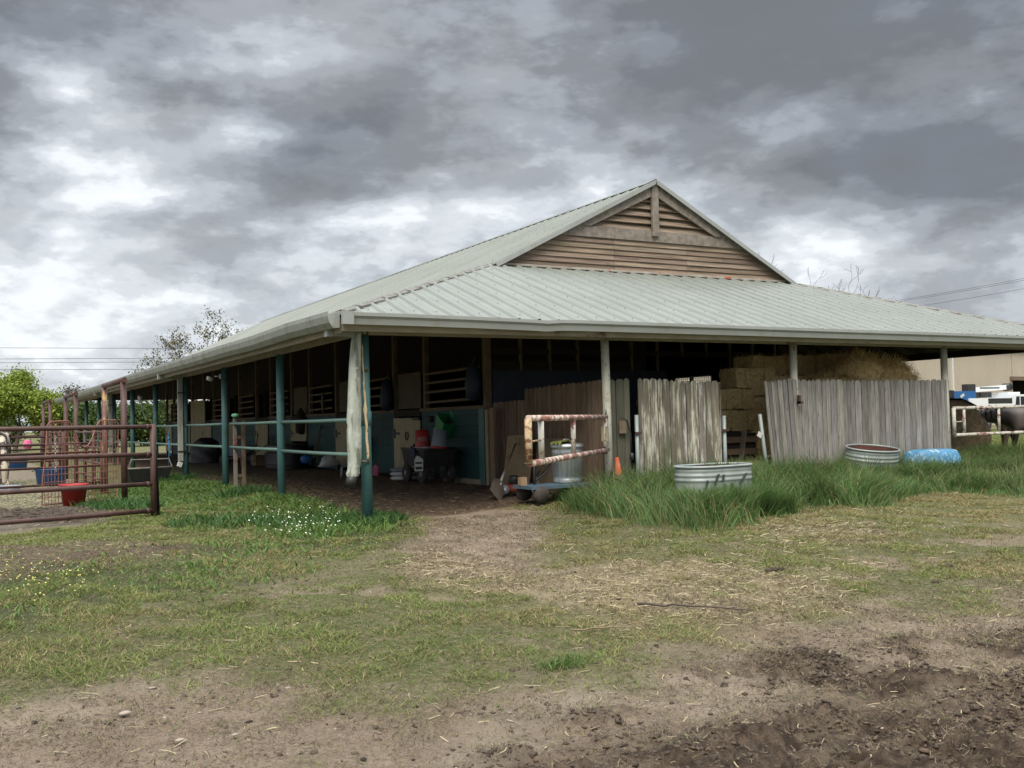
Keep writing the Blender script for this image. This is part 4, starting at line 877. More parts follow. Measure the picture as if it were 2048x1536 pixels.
# side fence running back from the white post to the stall corner
fence_panel('picket_fence', 'brown picket fence running back from the white barn post to the teal stall wall', (S, 3.45), (S, .10), .08, lambda f: 1.56+.04*f if f < .33 else 1.73+.07*f, fenceb, posts=(.3,), back=1, seed=3, jit=.006)
mb = MB(); mb.bb(3.54, 3.64, 3.42, 3.52, .1, 1.44); tag(mb.build('gate_post', tanw), 'short pale wooden post at the end of the teal stall wall', 'post')
# dark short fence right of the white post
fence_panel('picket_fence', 'short stained picket panel between the white barn post and the peeling gate', (3.70, .02), (4.09, .02), .1, lambda f: 1.80+.02*f, mat('green_stained_picket', (.115, .115, .085), (.07, .07, .05), 3.5, (9, 9, .8), .85, 0, .4, vc=True), seed=4, jit=.004)
fence_panel('picket_gate', 'picket gate with white peeling paint behind the long galvanised tank', (4.21, -.02), (5.76, -.03), .16, lambda f: 1.81-.05*f, fencep, wd=.135, seed=5, jit=.01, narrow=1)
for lb, x, y, top, lean, side in (('thin galvanised gate post at the left edge of the peeling picket gate', 4.15, -.05, 1.28, 0, 0), ('thin galvanised gate post at the right edge of the peeling picket gate', 5.82, -.02, 1.24, .0, 1), ('leaning galvanised gate post with a small white tag beside the fence opening', 6.70, -.03, 1.25, -.16, 2)):
    t = thing('gate_post', lb, 'post', (x, y, 0)); mb = MB(); mb.tube([(0, 0, 0), (lean, 0, top)], .030, 10); mb.build('pipe', galvm, t)
    if side < 2:
        for z in (1.0, .35):
            if side == 0 or z > .5: h = MB(); h.bb(-.05, .05, -.05, -.02, z, z+.035); h.build('hinge', black if z < .5 else rust, t)
    else:
        h = MB(); h.box((-.20, -.03, .93), (.085, .008, .085), Matrix.Rotation(.5, 3, 'Y')); h.build('tag', whitem, t); h = MB(); h.bb(-.06, .02, -.035, .035, .58, .60); h.build('clamp', steelgrey, t)
fr = fence_panel('picket_fence', 'long grey weathered picket fence in front of the hay on the right', (7.0, -.04), (11.02, -.06), .1, lambda f: 1.80-.02*math.sin(f*3), fencem, wd=.145, seed=8, jit=.008, lean=lambda f: 0, narrow=1, posts=(.0, .5, .98))
fence_panel('picket_gate', 'leaning grey picket gate section left of the long weathered fence', (6.74, -.10), (7.42, -.07), .1, lambda f: 1.775+.04*f, fencem, wd=.1, seed=9, jit=.01, lean=lambda f: -.095*(1-f*.55), rails=False, narrow=1)
h = MB(); h.bb(7.28, 7.36, -.15, -.09, 1.40, 1.44); h.bb(7.28, 7.31, -.15, -.10, 1.40, 1.54); tag(h.build('fence_latch', rust), 'rusty red latch screwed to the grey picket gate', 'latch')

# ================================================================ pipe gates
def low_gate(name, label, L_, r=.034, mats=None, H=.47, hinge=True, s1=.50, s2=2.0):
    mt, ms, mbn = mats; t = thing(name, label, 'gate')
    for nm, pts, m, rr in (('rail', [(0, 0, H), (L_, 0, H)], mt, r), ('rail', [(0, 0, 0), (L_, 0, 0)], mt, r), ('end_stile', [(L_, 0, -.0), (L_, 0, H)], mbn, r*1.15), ('stile', [(L_-s1, 0, r), (L_-s1, 0, H-r)], ms, r*.98), ('stile', [(L_-s2, 0, r), (L_-s2, 0, H-r)], ms, r*.9), ('hinge_stile', [(.10, 0, -.05), (.10, 0, H+.02)], ms, r*.95)):
        mb = MB(); mb.tube(pts, rr, 14); mb.build(nm, m, t)
    mb = MB(); mb.tube([(L_-s1, 0, H*.5), (L_-.02, 0, H*.48)], .010, 8); mb.build('latch_rod', mbn, t)
    mb = MB(); mb.bb(.07, .13, -.045, .045, .13, .34); mb.build('wrap', tanw, t)
    mb = MB(); mb.tube([(-.0, 0, H+.02), (.02, 0, H+.16)], .014, 8); mb.build('hinge_pin', galvm, t)
    return t
g = low_gate('pipe_gate', 'swung-open white pipe gate with rust and peeling red paint hung on the white barn post', 4.02, mats=(rustpink, rustwhite, rustyellow))
g.location = (3.58, -.10, .79); e_ = pd(1060, 884, 10.45); g.rotation_euler = (0, 0, math.atan2(e_[1]+.10, e_[0]-3.58))
g2 = low_gate('pipe_gate', 'closed rusty white pipe gate in front of the round bale and horses', 3.5, mats=(rustwhite, rustwhite, rustwhite), H=.48, r=.03, s1=.27, s2=1.25)
g2.location = (14.56, -.10, .80); g2.rotation_euler = (0, 0, math.pi)
# edge-on gate at the second left post with mint item on top
t = thing('pipe_gate', 'chipped reddish gate folded back beside the second teal post', 'gate', (.02, 6.65, 0))
for x, zt in ((0.0, 1.40), (.15, 1.36)):
    mb = MB(); mb.bb(x-.03, x+.03, -.03, .03, .12, zt); mb.build('stile', mat('chipped_red_post', (.24, .22, .19), (.16, .13, .11), 4, (1, 1, .4), rough=.7, patch=((.20, .04, .04), 2.6, .5, .58)) if x == 0 else floorw, t)
for z in (.35, .7, 1.05): mb = MB(); mb.bar((0, 0, z), (.15, 0, z), .02, .05); mb.build('crossbar', floorw, t)
mb = MB(); mb.lathe([(0, 0), (.05, .01), (.07, .04), (.05, .07), (0, .08)], (.02, 6.62, 1.41), 12, sy=1.4); tag(mb.build('feed_scoop', mint), 'mint green scoop resting on top of the folded-back gate', 'scoop')

# big brown gate at the left
g = thing('pipe_gate', 'large five-bar brown pipe gate in the left foreground', 'gate', (-2.09, 2.80, 0))
dvec = v3(-1.90, -.55, 0)
for z0_, z1_ in ((1.27, 1.29), (.885, .925), (.475, .50), (.105, .12)):
    mb = MB(); mb.tube([(0, 0, z0_), dvec*.5+v3(0, 0, (z0_+z1_)/2-.004), dvec*2.3+v3(0, 0, z1_)], .031, 12); mb.build('bar', rust, g)
mb = MB(); mb.tube([(.03, .01, -.02), (.03, .01, 1.31)], .040, 14); mb.build('end_stile', rust, g)
for z in (1.27, .885, .475, .105): mb = MB(); mb.tube([(-.03, 0, z), (-.075, -.02, z)], .039, 12); mb.build('weld_collar', rust, g)
mb = MB(); mb.tube([(-1.98, 3.0, .0), (-2.0, 2.98, .6), (-2.03, 2.95, .98)], .035, 8); tag(mb.build('wooden_stake', fencem), 'grey split wooden stake leaning behind the brown gate end', 'stake')
# frames of brown posts
def goal(x, ya, yb, h, lb, mts=(rust, rust)):
    t = thing('pipe_archway', lb, 'archway', (x, ya, 0), 0, None)
    for y, m in ((0, mts[0]), (yb-ya, mts[1])): mb = MB(); mb.tube([(0, y, -.02), (0, y, h)], .05, 14); mb.build('post', m, t)
    mb = MB(); mb.tube([(0, -.12, h+.03), (0, yb-ya+.12, h+.03)], .045, 12); mb.build('top_bar', rust, t); return t
goal(-2.04, 5.62, 7.95, 2.02, 'tall brown pipe archway nearest the camera beside the wire mesh gate', (rust, mat('peeled_rust', (.105, .05, .04), (.16, .085, .07), 7, rough=.6, patch=((.38, .25, .10), 2.5, .52, .58, (4, 4, 1)))))
goal(-2.02, 13.0, 15.3, 2.05, 'tall brown pipe archway in the middle of the left pens')
goal(-1.95, 20.6, 23.0, 2.1, 'tall brown pipe archway farthest along the left pens')
def pen_fence(lb, p, q, zs, npost, r=.022, top=1.25):
    p, q = Vector((*p, 0)), Vector((*q, 0)); t = thing('pipe_fence', lb, 'fence', p)
    for z in zs: mb = MB(); mb.tube([v3(0, 0, z), q-p+v3(0, 0, z)], r, 8); mb.build('rail', rust, t)
    for k in range(npost): a = (q-p)*(k/max(1, npost-1)); mb = MB(); mb.tube([a+v3(0, 0, 0), a+v3(0, 0, top)], r*1.5, 8); mb.build('post', rust, t)
pen_fence('brown rail fence across the near pen behind the large gate', (-2.06, 8.3), (-11, 6.2), (.27, .58, .84, 1.0), 4, top=1.05)
pen_fence('brown rail fence across the second pen behind the pinto horse', (-2.05, 15.6), (-13, 13.6), (.5, .8, 1.1), 5, top=1.2)
pen_fence('brown rail fence across the farthest pen before the green tree', (-2.0, 23.2), (-16, 21), (.5, .8, 1.1, 1.35), 6, top=1.5)
pen_fence('brown rail fence running along the left pens toward the trees', (-2.04, 8.1), (-2.02, 12.8), (.3, .6, .9, 1.2), 4, top=1.25)
pen_fence('distant brown rail fence running between the two far brown arches', (-2.0, 15.5), (-1.97, 20.4), (.3, .6, .9, 1.2), 4, top=1.3)
for k, (x, y, h) in enumerate([(-5.2, 22, 2.0), (-3.6, 22.5, 2.1), (-4.4, 21.9, 1.9)]):
    mb = MB(); mb.tube([(0, 0, 0), (0, 0, h)], .05, 8); o = mb.build('pen_post', rust if k == 1 else darkw); o.location = (x, y, 0); tag(o, ['dark wooden post at the left below the green tree', 'rust coloured post right of the dark wooden posts below the green tree', 'thin dark wooden post beside the rust coloured one'][k], 'post')
# wire mesh gate with the dipped top
t = thing('wire_gate', 'red rusted wire mesh gate with a dipped top frame behind the brown gate', 'gate', (-2.10, 5.9, 0))
gA = px_; P0 = v3(-2.08, 6.05, 0); P1 = v3(-3.30, 5.25, 0); gd_ = (P1-P0).normalized(); gl = (P1-P0).length
def onp(u, v):
    d = Vector(ray(u, v)); n = v3(-gd_.y, gd_.x, 0); c = Vector(CAM); k = (P0-c).dot(n)/d.dot(n); X = c+d*k; return ((X-P0).dot(gd_), X.z)
outl = [onp(*p) for p in [(84, 1010), (85, 960), (92, 900), (94, 852), (101, 843), (135, 842), (141, 846), (152, 872), (160, 890), (168, 895), (175, 892), (183, 880), (194, 850), (200, 841), (231, 840), (236, 846), (236, 925), (234, 998)]]
L3 = lambda a, z: gd_*a+v3(0, 0, z)+(P0-v3(-2.10, 5.9, 0))
mb = MB(); mb.tube([L3(*p) for p in outl], .011, 8, closed=True); mb.build('frame', rustwire, t)
def inside(a, z):
    c = False; n = len(outl)
    for i in range(n):
        (x1, y1), (x2, y2) = outl[i], outl[(i+1) % n]
        if (y1 > z) != (y2 > z) and a < (x2-x1)*(z-y1)/(y2-y1+1e-9)+x1: c = not c
    return c
mb = MB()
amin, amax = min(p[0] for p in outl), max(p[0] for p in outl); zmin, zmax = min(p[1] for p in outl), max(p[1] for p in outl)
def runs(fixed, lo, hi, vert):
    st = None; k = lo
    while k <= hi+.02:
        i_ = inside(fixed, k) if vert else inside(k, fixed)
        if i_ and st is None: st = k
        if (not i_ or k > hi) and st is not None:
            mb.tube([L3(fixed, st), L3(fixed, k)] if vert else [L3(st, fixed), L3(k, fixed)], .0055, 4, caps=False); st = None
        k += .02
a = amin+.05
while a < amax: runs(a, zmin, zmax, True); a += .062
z = zmin+.13
while z < zmax: runs(z, amin, amax, False); z += .115
mb.build('wire_mesh', rustwire, t)
# chain
mb = MB(); c0 = v3(-3.12, 5.0, 1.14)
for k in range(15):
    cz = c0+v3(.0, 0, -.036*k); ax = k % 2
    mb.tube([cz+v3(.013*math.cos(q)*(1-ax*.0), .013*math.cos(q)*ax, .025*math.sin(q)) if not ax else cz+v3(.005*math.cos(q), .013*math.cos(q), .025*math.sin(q)) for q in [i*math.pi/4 for i in range(8)]], .004, 5, closed=True)
tag(mb.build('gate_chain', chromem), 'pale steel chain hanging from the wire mesh gate', 'chain')
# ================================================================ tanks, tubs and cone
def oval_tank(name, label, x, y, rz, a, b, h, m, inner, straight=0):
    t = thing(name, label, 'tank', (x, y, 0.0), rz); n = 48
    def ringpts(off, z):
        o = []
        for k in range(n):
            th = 2*math.pi*k/n; cx, sy_ = math.cos(th), math.sin(th); o.append(((b+off)*cx+math.copysign(straight, cx) if abs(cx) > 1e-6 else 0, (b+off)*sy_, z))
        return o
    if not straight:
        def ringpts(off, z): return [((a+off)*math.cos(2*math.pi*k/n), (b+off)*math.sin(2*math.pi*k/n), z) for k in range(n)]
    def skin(prof, m_, nm):
        mb = MB(); vs = []
        for off, z in prof: vs += ringpts(off, z)
        mb.add(vs, [(i*n+k, i*n+(k+1) % n, (i+1)*n+(k+1) % n, (i+1)*n+k) for i in range(len(prof)-1) for k in range(n)], None, True); return mb.build(nm, m_, t)
    prof = [(-.02, 0)]
    for z in np.linspace(.02, h-.02, 60):
        u = z/h; r = .0
        for c, w_, am in ((.72, .035, .014), (.82, .03, .012), (.92, .02, .006), (.2, .03, .010)): r += am*math.exp(-((u-c)/w_)**2)
        prof.append((r, z))
    skin(prof, m, 'tank_wall')
    skin([(-.012, h-.01), (-.012, .12)], inner, 'lining')
    mb = MB(); mb.tube(ringpts(.006, h), .016, 8, closed=True); mb.build('rim', m, t)
    return t
t1 = oval_tank('stock_tank', 'long galvanised stock tank with black painted strokes half buried in tall grass', 4.08, -1.78, .09, .6, .30, .60, galvm, redin, straight=.26)
# black strokes on the front face of the tank
mb = MB()
def stroke(x, z, dx, dz, wd):
    n = 5; vs = []
    for i in range(n+1):
        f = i/n; px, pzv = x+dx*f, z+dz*f; ax = abs(px)-.26; yv = -(math.sqrt(max(.30**2-max(0, ax)**2, .01)))-.018
        for s in (-1, 1): vs.append((px+s*wd/2, yv, pzv))
    mb.add(vs, [(2*i, 2*i+1, 2*i+3, 2*i+2) for i in range(n)])
for a in [(a_[0]-.18, *a_[1:]) for a_ in [(-.24, .33, .03, .11, .045), (-.12, .38, .07, .13, .05), (.02, .41, .02, .09, .045), (-.10, .30, .09, .03, .04), (.05, .28, .01, .10, .05), (.12, .30, .08, .02, .05), (.17, .31, .02, .08, .05), (.32, .36, .13, .14, .05), (.24, .25, .10, .06, .05), (-.16, .20, .05, .06, .05), (.02, .14, .08, .06, .06), (.26, .19, .06, .07, .05)]]: stroke(*a)
mb.build('painted_marks', charcoal, t1)
t2 = oval_tank('stock_tank', 'round galvanised stock tank with a rusty inside against the grey fence', 8.55, -.36, .2, .53, .36, .60, galvm, redin); t2.rotation_euler = (.15, 0, .2); t2.location.z = .06
# upturned pool
t = thing('plastic_pool', 'bright blue plastic pool lying upside down in the grass by the end of the fence', 'pool', (10.05, -.40, .10), -.15)
mb = MB(); n = 36; prof = [(1.06, .0), (1.04, .12), (1.0, .26), (.95, .38), (.86, .46), (.7, .485), (.4, .49), (0.01, .49)]
mb.lathe([(r*.56, z) for r, z in prof], (0, 0, 0), n, sx=1.0, sy=.55, wob=lambda th, z: .03*math.sin(7*th)+.02*math.sin(11*th+z*9)); mb.build('pool_shell', skyblue, t)
mb = MB(); mb.tube([(.60*math.cos(q), .33*math.sin(q), .02) for q in [i*math.pi/16 for i in range(32)]], .02, 6, closed=True); mb.build('pool_rim', blue, t)
# traffic cone
t = thing('traffic_cone', 'weathered orange traffic cone leaning against the white barn post', 'cone', (3.73, -.18, .22))
mb = MB(); mb.lathe([(.026, .47), (.05, .28), (.058, .23)], (0, 0, 0), 20, rot=Matrix.Rotation(-.08, 3, 'Y')); mb.build('cone_tip', orange, t); mb = MB(); mb.lathe([(.085, .10), (.10, .0)], (0, 0, 0), 20); mb.build('cone_skirt', orange, t)
mb = MB(); mb.lathe([(.058, .23), (.085, .10)], (0, 0, 0), 20, rot=Matrix.Rotation(-.04, 3, 'Y')); mb.build('reflective_band', cardboard, t)
mb = MB(); mb.box((0, 0, -.0), (.27, .27, .03)); mb.build('base', orange, t)
# tubs in the pen
def tub(name, label, cat, p, r0, r1, h, m, sy=1, rz=0, parent=None):
    t = thing(name, label, cat, p, rz); mb = MB(); mb.lathe([(0, .01), (r0, .01), (r1, h), (r1+.02, h+.005), (r1+.02, h-.02), (r1-.012, h-.012), (r0-.01, .04), (0, .04)], (0, 0, 0), 28, sy=sy); mb.build('tub_wall', m, t)
    for s in (-1, 1): mb = MB(); mb.tube([(s*(r1+.01), -.06, h-.03), (s*(r1+.05), -.04, h-.05), (s*(r1+.05), .04, h-.05), (s*(r1+.01), .06, h-.03)], .008, 6); mb.build('rope_handle', black, t)
    return t
tub('muck_tub', 'red muck tub sitting on mud behind the wire mesh gate', 'tub', (*pz(148, 1016, .03)[:2], .03), .15, .205, .37, red)
tub('muck_tub', 'large blue water tub in the pen left of the wire mesh gate', 'tub', (*pz(103, 972, .05)[:2], .05), .28, .33, .38, blue)
tub('muck_tub', 'small blue tub farther back beside the pinto horse', 'tub', (*pd(36, 925, 33)[:2], .05), .26, .32, .4, blue)
t = thing('feed_pan', 'low grey rubber feed pan under the muzzle of the pinto horse', 'pan', (*pz(6, 985, .05)[:2], .05)); mb = MB(); mb.lathe([(0, .02), (.26, .02), (.32, .13), (.34, .13), (.28, 0)], (0, 0, 0), 24); mb.build('pan', greyp, t)
p = pd(55, 889, 40); t = thing('play_ball', 'bright pink faceted horse ball far back in the left pen', 'ball', (p[0], p[1], p[2])); mb = MB(); mb.lathe([(0, -.2), (.12, -.16), (.2, 0), (.12, .16), (0, .2)], (0, 0, 0), 7); mb.smooth = [False]*len(mb.f); mb.build('ball', magenta, t)
# black feed trough with a metal frame
p = pz(296, 966, .08); t = thing('feed_trough', 'black feed trough with a pale metal frame behind the brown gate end', 'trough', (p[0], p[1]+.2, .05), .12)
mb = MB(); mb.add([(-.36, -.22, .02), (.36, -.22, .02), (.36, .22, .02), (-.36, .22, .02), (-.46, -.3, .34), (.46, -.3, .34), (.46, .3, .34), (-.46, .3, .34), (-.42, -.26, .32), (.42, -.26, .32), (.42, .26, .32), (-.42, .26, .32), (-.33, -.18, .07), (.33, -.18, .07), (.33, .18, .07), (-.33, .18, .07)],
 [(0, 1, 5, 4), (1, 2, 6, 5), (2, 3, 7, 6), (3, 0, 4, 7), (4, 5, 9, 8), (5, 6, 10, 9), (6, 7, 11, 10), (7, 4, 8, 11), (8, 9, 13, 12), (9, 10, 14, 13), (10, 11, 15, 14), (11, 8, 12, 15), (12, 13, 14, 15), (3, 2, 1, 0)]); mb.build('trough_body', black, t)
mb = MB(); q = [(-.46, -.3, .36), (.46, -.3, .36), (.60, .34, .52), (-.22, .34, .52)]; mb.tube(q, .016, 6, closed=True); mb.build('metal_frame', steelgrey, t)

# ================================================================ hay
def strawcloud(mb_list, n, pts_fn, L_=.09, w_=.006): 
    for _ in range(n):
        p, nrm = pts_fn(); d = Vector((random.gauss(0, 1), random.gauss(0, 1), random.gauss(-.2, .8))).normalized()+nrm*.5; d.normalize(); l = L_*(.4+random.random()); a = d.cross(Vector((.3, .2, 1))).normalized()*w_/2; p = Vector(p)
        k = .6+.8*random.random(); mb_list.add([p-a, p+a, p+d*l+a*.3, p+d*l-a*.3], [(0, 1, 2, 3)], (k, k*.98, k*.9))
def bale(label, x, y, z, rz=0, sz=(.95, .46, .37), group='hay bales stacked behind the picket fence', fuzz=260, m=None):
    t = thing('hay_bale', label, 'hay bale', (x, y, z), rz, group); mb = MB(); nx, ny, nz = 10, 5, 4; sx, sy, sz_ = sz
    # rounded lumpy block
    vs = {}; faces = []
    def V(i, j, k):
        key = (i, j, k)
        if key not in vs:
            p = Vector(((i/nx-.5)*sx, (j/ny-.5)*sy, k/nz*sz_)); e = (i in (0, nx))+(j in (0, ny))+(k in (0, nz)); s = 1-.03*(e-1); c = Vector((0, 0, sz_/2)); p = c+(p-c)*s+Vector([random.uniform(-.014, .014) for _ in range(3)])
            vs[key] = (len(vs), p)
        return vs[key][0]
    for i in range(nx):
        for k in range(nz): faces += [(V(i, 0, k), V(i+1, 0, k), V(i+1, 0, k+1), V(i, 0, k+1)), (V(i+1, ny, k), V(i, ny, k), V(i, ny, k+1), V(i+1, ny, k+1))]
        for j in range(ny): faces += [(V(i, j, nz), V(i+1, j, nz), V(i+1, j+1, nz), V(i, j+1, nz)), (V(i, j+1, 0), V(i+1, j+1, 0), V(i+1, j, 0), V(i, j, 0))]
    for j in range(ny):
        for k in range(nz): faces += [(V(0, j+1, k), V(0, j, k), V(0, j, k+1), V(0, j+1, k+1)), (V(nx, j, k), V(nx, j+1, k), V(nx, j+1, k+1), V(nx, j, k+1))]
    mb.add([p for _, p in sorted(vs.values(), key=lambda q: q[0])], faces, (1, 1, 1))
    def fn():
        r = random.random(); x_, y_, z_ = random.uniform(-.5, .5)*sx, random.uniform(-.5, .5)*sy, random.random()*sz_
        if r < .6: return (x_, -sy/2, z_), Vector((0, -1, 0))
        if r < .85: return (x_, y_, sz_), Vector((0, 0, 1))
        return ((-sx/2 if random.random() < .5 else sx/2), y_, z_), Vector((-1, 0, 0))
    strawcloud(mb, fuzz, fn); mb.build('bale_block', m or haym, t)
    for dx in (-.18, .18):
        s = MB(); s.tube([(dx, -sy/2-.004, .0), (dx, -sy/2-.006, sz_+.004), (dx, sy/2, sz_+.004)], .004, 4); s.build('twine', handlew, t)
    return t
NM = ['bottom', 'second', 'third', 'fourth', 'fifth', 'topmost']
# stack seen through the opening between the gates
for k, (x, z, ln) in enumerate([(6.95, .12, .95), (7.0, .98, 1.0), (6.9, 1.34, .95), (7.42, 1.70, .9)]):
    bale(['hay bale on the floor at the foot of the fence opening', 'hay bale resting on the wooden pallet in the fence opening', 'hay bale just above the pallet bale in the fence opening', 'highest hay bale showing above the fence opening beside the navy wall'][k], x+.15, 1.35 if k else .75, z if k else .12, random.uniform(-.06, .06), (ln, .46, .35))
for k, x in enumerate((7.9, 8.85, 9.8)):
    for j in range(5):
        if j < 4 and k == 2 and j == 0: pass
        bale('hay bale %s of the %s stack behind the grey fence' % (['at the bottom', 'second from the ground', 'in the middle', 'just below the top', 'at the top'][j], ['left', 'middle', 'right'][k]), x+random.uniform(-.03, .03), 1.35+.0*j, .12+j*.36, random.uniform(-.05, .05), (.94, .46, .36), fuzz=60 if j < 4 else 260)
for k, (x, y) in enumerate(((8.25, 1.75), (9.15, 1.7), (9.9, 1.6))): bale(['dim hay bale lying on top of the stack left of the barn post', 'dim hay bale lying on top of the stack right of the barn post', 'dim hay bale wedged under the eave behind the loose hay'][k], x, y, 1.93+.02*k, .1, (.94, .46, .36), fuzz=400)
def haypile(label, c, r, n=3500, m=haym, name='hay_heap', cat='hay heap'):
    t = thing(name, label, cat, (c[0], c[1], c[2])); mb = MB(); nu, nv = 26, 14; vs = []
    for j in range(nv+1):
        for i in range(nu):
            th = 2*math.pi*i/nu; ph = math.pi*.5*j/nv; k = 1+.07*math.sin(3*th+j)+.05*random.uniform(-1, 1); vs.append((r[0]*math.cos(th)*math.cos(ph)**.75*k, r[1]*math.sin(th)*math.cos(ph)**.75*k, r[2]*math.sin(ph)**.8*(1+.05*random.uniform(-1, 1))))
    mb.add(vs, [(j*nu+i, j*nu+(i+1) % nu, (j+1)*nu+(i+1) % nu, (j+1)*nu+i) for j in range(nv) for i in range(nu)], (1, 1, 1), True)
    def fn():
        q = random.choice(vs); q2 = random.choice(vs[:nu]); return Vector(q)+Vector([random.uniform(-.05, .05) for _ in range(3)]), Vector((q[0], q[1], q[2]+.1)).normalized()
    strawcloud(mb, n, fn, .13, .008); mb.build('heap', m, t); return t
haypile('loose golden hay heap bulging above the right end of the picket fence', (10.12, .55, 1.62), (.60, .42, .50))
haypile('shaggy loosened hay lump under the eave left of the golden heap', (9.5, .66, 1.70), (.5, .44, .54))
haypile('low spill of loose hay just above the middle of the grey fence', (8.75, .55, 1.66), (.72, .30, .20), 1800)
# pallet in the opening
t = thing('pallet', 'wooden pallet standing under the hay in the fence opening', 'pallet', (7.0, 1.08, .16))
for z in (.0, .22, .42, .62): mb = MB(); mb.bb(-.5, .5, -.02, .0, z, z+.10); mb.build('slat', floorw, t)
mb = MB(); mb.bar((.02, -.05, -.03), (.17, -.05, .82), .03, .10, (0, 1, 0)); mb.build('diagonal_board', trimw, t)
mb = MB(); mb.bb(-.5, .5, .03, .07, 0, .78); mb.build('back_slat', darkw, t)
# round bale
bq = pd(1893, 930, 20.6); t = thing('round_bale', 'weathered round hay bale with a dark green cap of netting behind the white gate', 'hay bale', (bq[0], bq[1], .04), math.radians(-38))
mb = MB(); n = 40; prof = [(0, -.62), (.62, -.62), (.70, -.56), (.72, 0), (.70, .56), (.62, .62), (0, .62)]
RX = Matrix.Rotation(math.pi/2, 3, 'X')
mb.lathe(prof, (0, 0, .70), n, rot=RX, wob=lambda th, z: .035*math.sin(5*th+3*z)+random.uniform(-.02, .02))
def fn():
    th = random.random()*6.28; yy = random.uniform(-.6, .6); 
    if random.random() < .5: r = random.random()**.5*.7; return RX @ Vector((r*math.cos(th), r*math.sin(th), random.choice((-.62, .62))))+v3(0, 0, .7), RX @ v3(0, 0, 1)
    return RX @ Vector((.71*math.cos(th), .71*math.sin(th), yy))+v3(0, 0, .7), RX @ Vector((math.cos(th), math.sin(th), 0))
mb.c = [(1, 1, 1)]*len(mb.f); strawcloud(mb, 1800, fn, .10, .010); mb.build('hay_roll', mat('old_hay_roll', (.29, .215, .13), (.19, .14, .085), 14, rough=.95, bump=.9, bscale=30, patch=((.08, .07, .05), 2.0, .52, .66), vc=True), t)
mb = MB(); vs = []
for i in range(16):
    th = math.radians(48+112*i/15)
    for yy in (-.64, -.2, .2, .64): vs.append((.735*math.cos(th)*(1+random.uniform(-.02, .03)), yy+random.uniform(-.03, .03), .70+.735*math.sin(th)*(1+random.uniform(-.02, .03))))
mb.add(vs, [(i*4+k, (i+1)*4+k, (i+1)*4+k+1, i*4+k+1) for i in range(15) for k in range(3)], None, True); mb.build('net_cap', netm, t)

# ================================================================ clutter under the roof
FZ = .145
# galvanised can on a low blue cart
t = thing('metal_bin', 'ribbed galvanised metal bin with a green cloth on its lid', 'bin', (3.05, .12, .36))
mb = MB(); n = 96
vs = []; pr_ = [(.205, 0), (.208, .05), (.200, .06), (.214, .09), (.216, .40), (.222, .44), (.215, .455), (.225, .475), (.226, .50)]
for r, z in pr_:
    for k in range(n): rr = r+(.0035 if (k//2) % 2 else -.0035)*(1 if .08 < z < .42 else 0); vs.append((rr*math.cos(2*math.pi*k/n), rr*math.sin(2*math.pi*k/n), z))
mb.add(vs, [(i*n+k, i*n+(k+1) % n, (i+1)*n+(k+1) % n, (i+1)*n+k) for i in range(len(pr_)-1) for k in range(n)], None, True); mb.build('bin_body', galv, t)
mb = MB(); mb.lathe([(.235, .49), (.237, .525), (.20, .54), (.05, .565), (0, .567)], n=40); mb.build('lid', galv, t)
mb = MB(); mb.tube([(-.06, 0, .565), (-.04, 0, .60), (.04, 0, .60), (.06, 0, .565)], .008, 6); mb.build('lid_handle', galv, t)
mb = MB(); vs = []
for i in range(7):
    for j in range(7): vs.append((-.22+.28*i/6, -.16+.25*j/6, .558+.03*random.random()-(.10 if i == 0 else 0)*random.random()))
mb.add(vs, [(i*7+j, (i+1)*7+j, (i+1)*7+j+1, i*7+j+1) for i in range(6) for j in range(6)], None, True); o = mb.build('cloth', mat('olive_cloth', (.17, .20, .05), (.10, .12, .03), 8, rough=.9)); o.location = (3.05, .12, .36); tag(o, 'olive green cloth draped over the lid of the metal bin', 'cloth')
t = thing('flat_cart', 'low faded blue flatbed cart carrying the metal bin', 'cart', (2.85, .05, FZ))
mb = MB(); mb.bb(-.58, .42, -.26, .26, .16, .205); mb.build('deck', bluecart, t)
for x in (-.42, .3):
    for y in (-.23, .23): mb = MB(); mb.lathe([(0, -.04), (.11, -.04), (.115, 0), (.11, .04), (0, .04)], (x, y, .09), 20, rot=RX); mb.build('wheel', rubber, t)
mb = MB(); mb.tube([(-.35, .05, .15), (-.35, .05, .46), (-.22, .05, .50), (-.12, .05, .40), (-.35, .05, .24)], .016, 6); mb.tube([(-.35, .05, .46), (-.52, .05, .50)], .016, 6); mb.build('handle_frame', black, t)
mb = MB(); mb.box((2.32, .12, .40), (.10, .08, .12)); tag(mb.build('small_carton', cardboard), 'small pale carton on the blue flatbed cart', 'carton')
# second wheel / tyre, leaning
t = thing('spare_wheel', 'brown muddy wheel lying against the low cart', 'wheel', (2.98, .86, FZ-.02)); mb = MB(); mb.lathe([(.04, -.025), (.12, -.028), (.14, 0), (.12, .028), (.04, .025)], (0, 0, .14), 24, rot=Matrix.Rotation(1.2, 3, 'Z') @ RX); mb.build('tyre', mat('muddy_rubber', (.16, .11, .075), (.07, .055, .045), 9, rough=.9), t); mb = MB(); mb.lathe([(0, -.03), (.05, -.03), (.05, .03), (0, .03)], (0, 0, .14), 12, rot=Matrix.Rotation(1.2, 3, 'Z') @ RX); mb.build('hub', steelgrey, t)
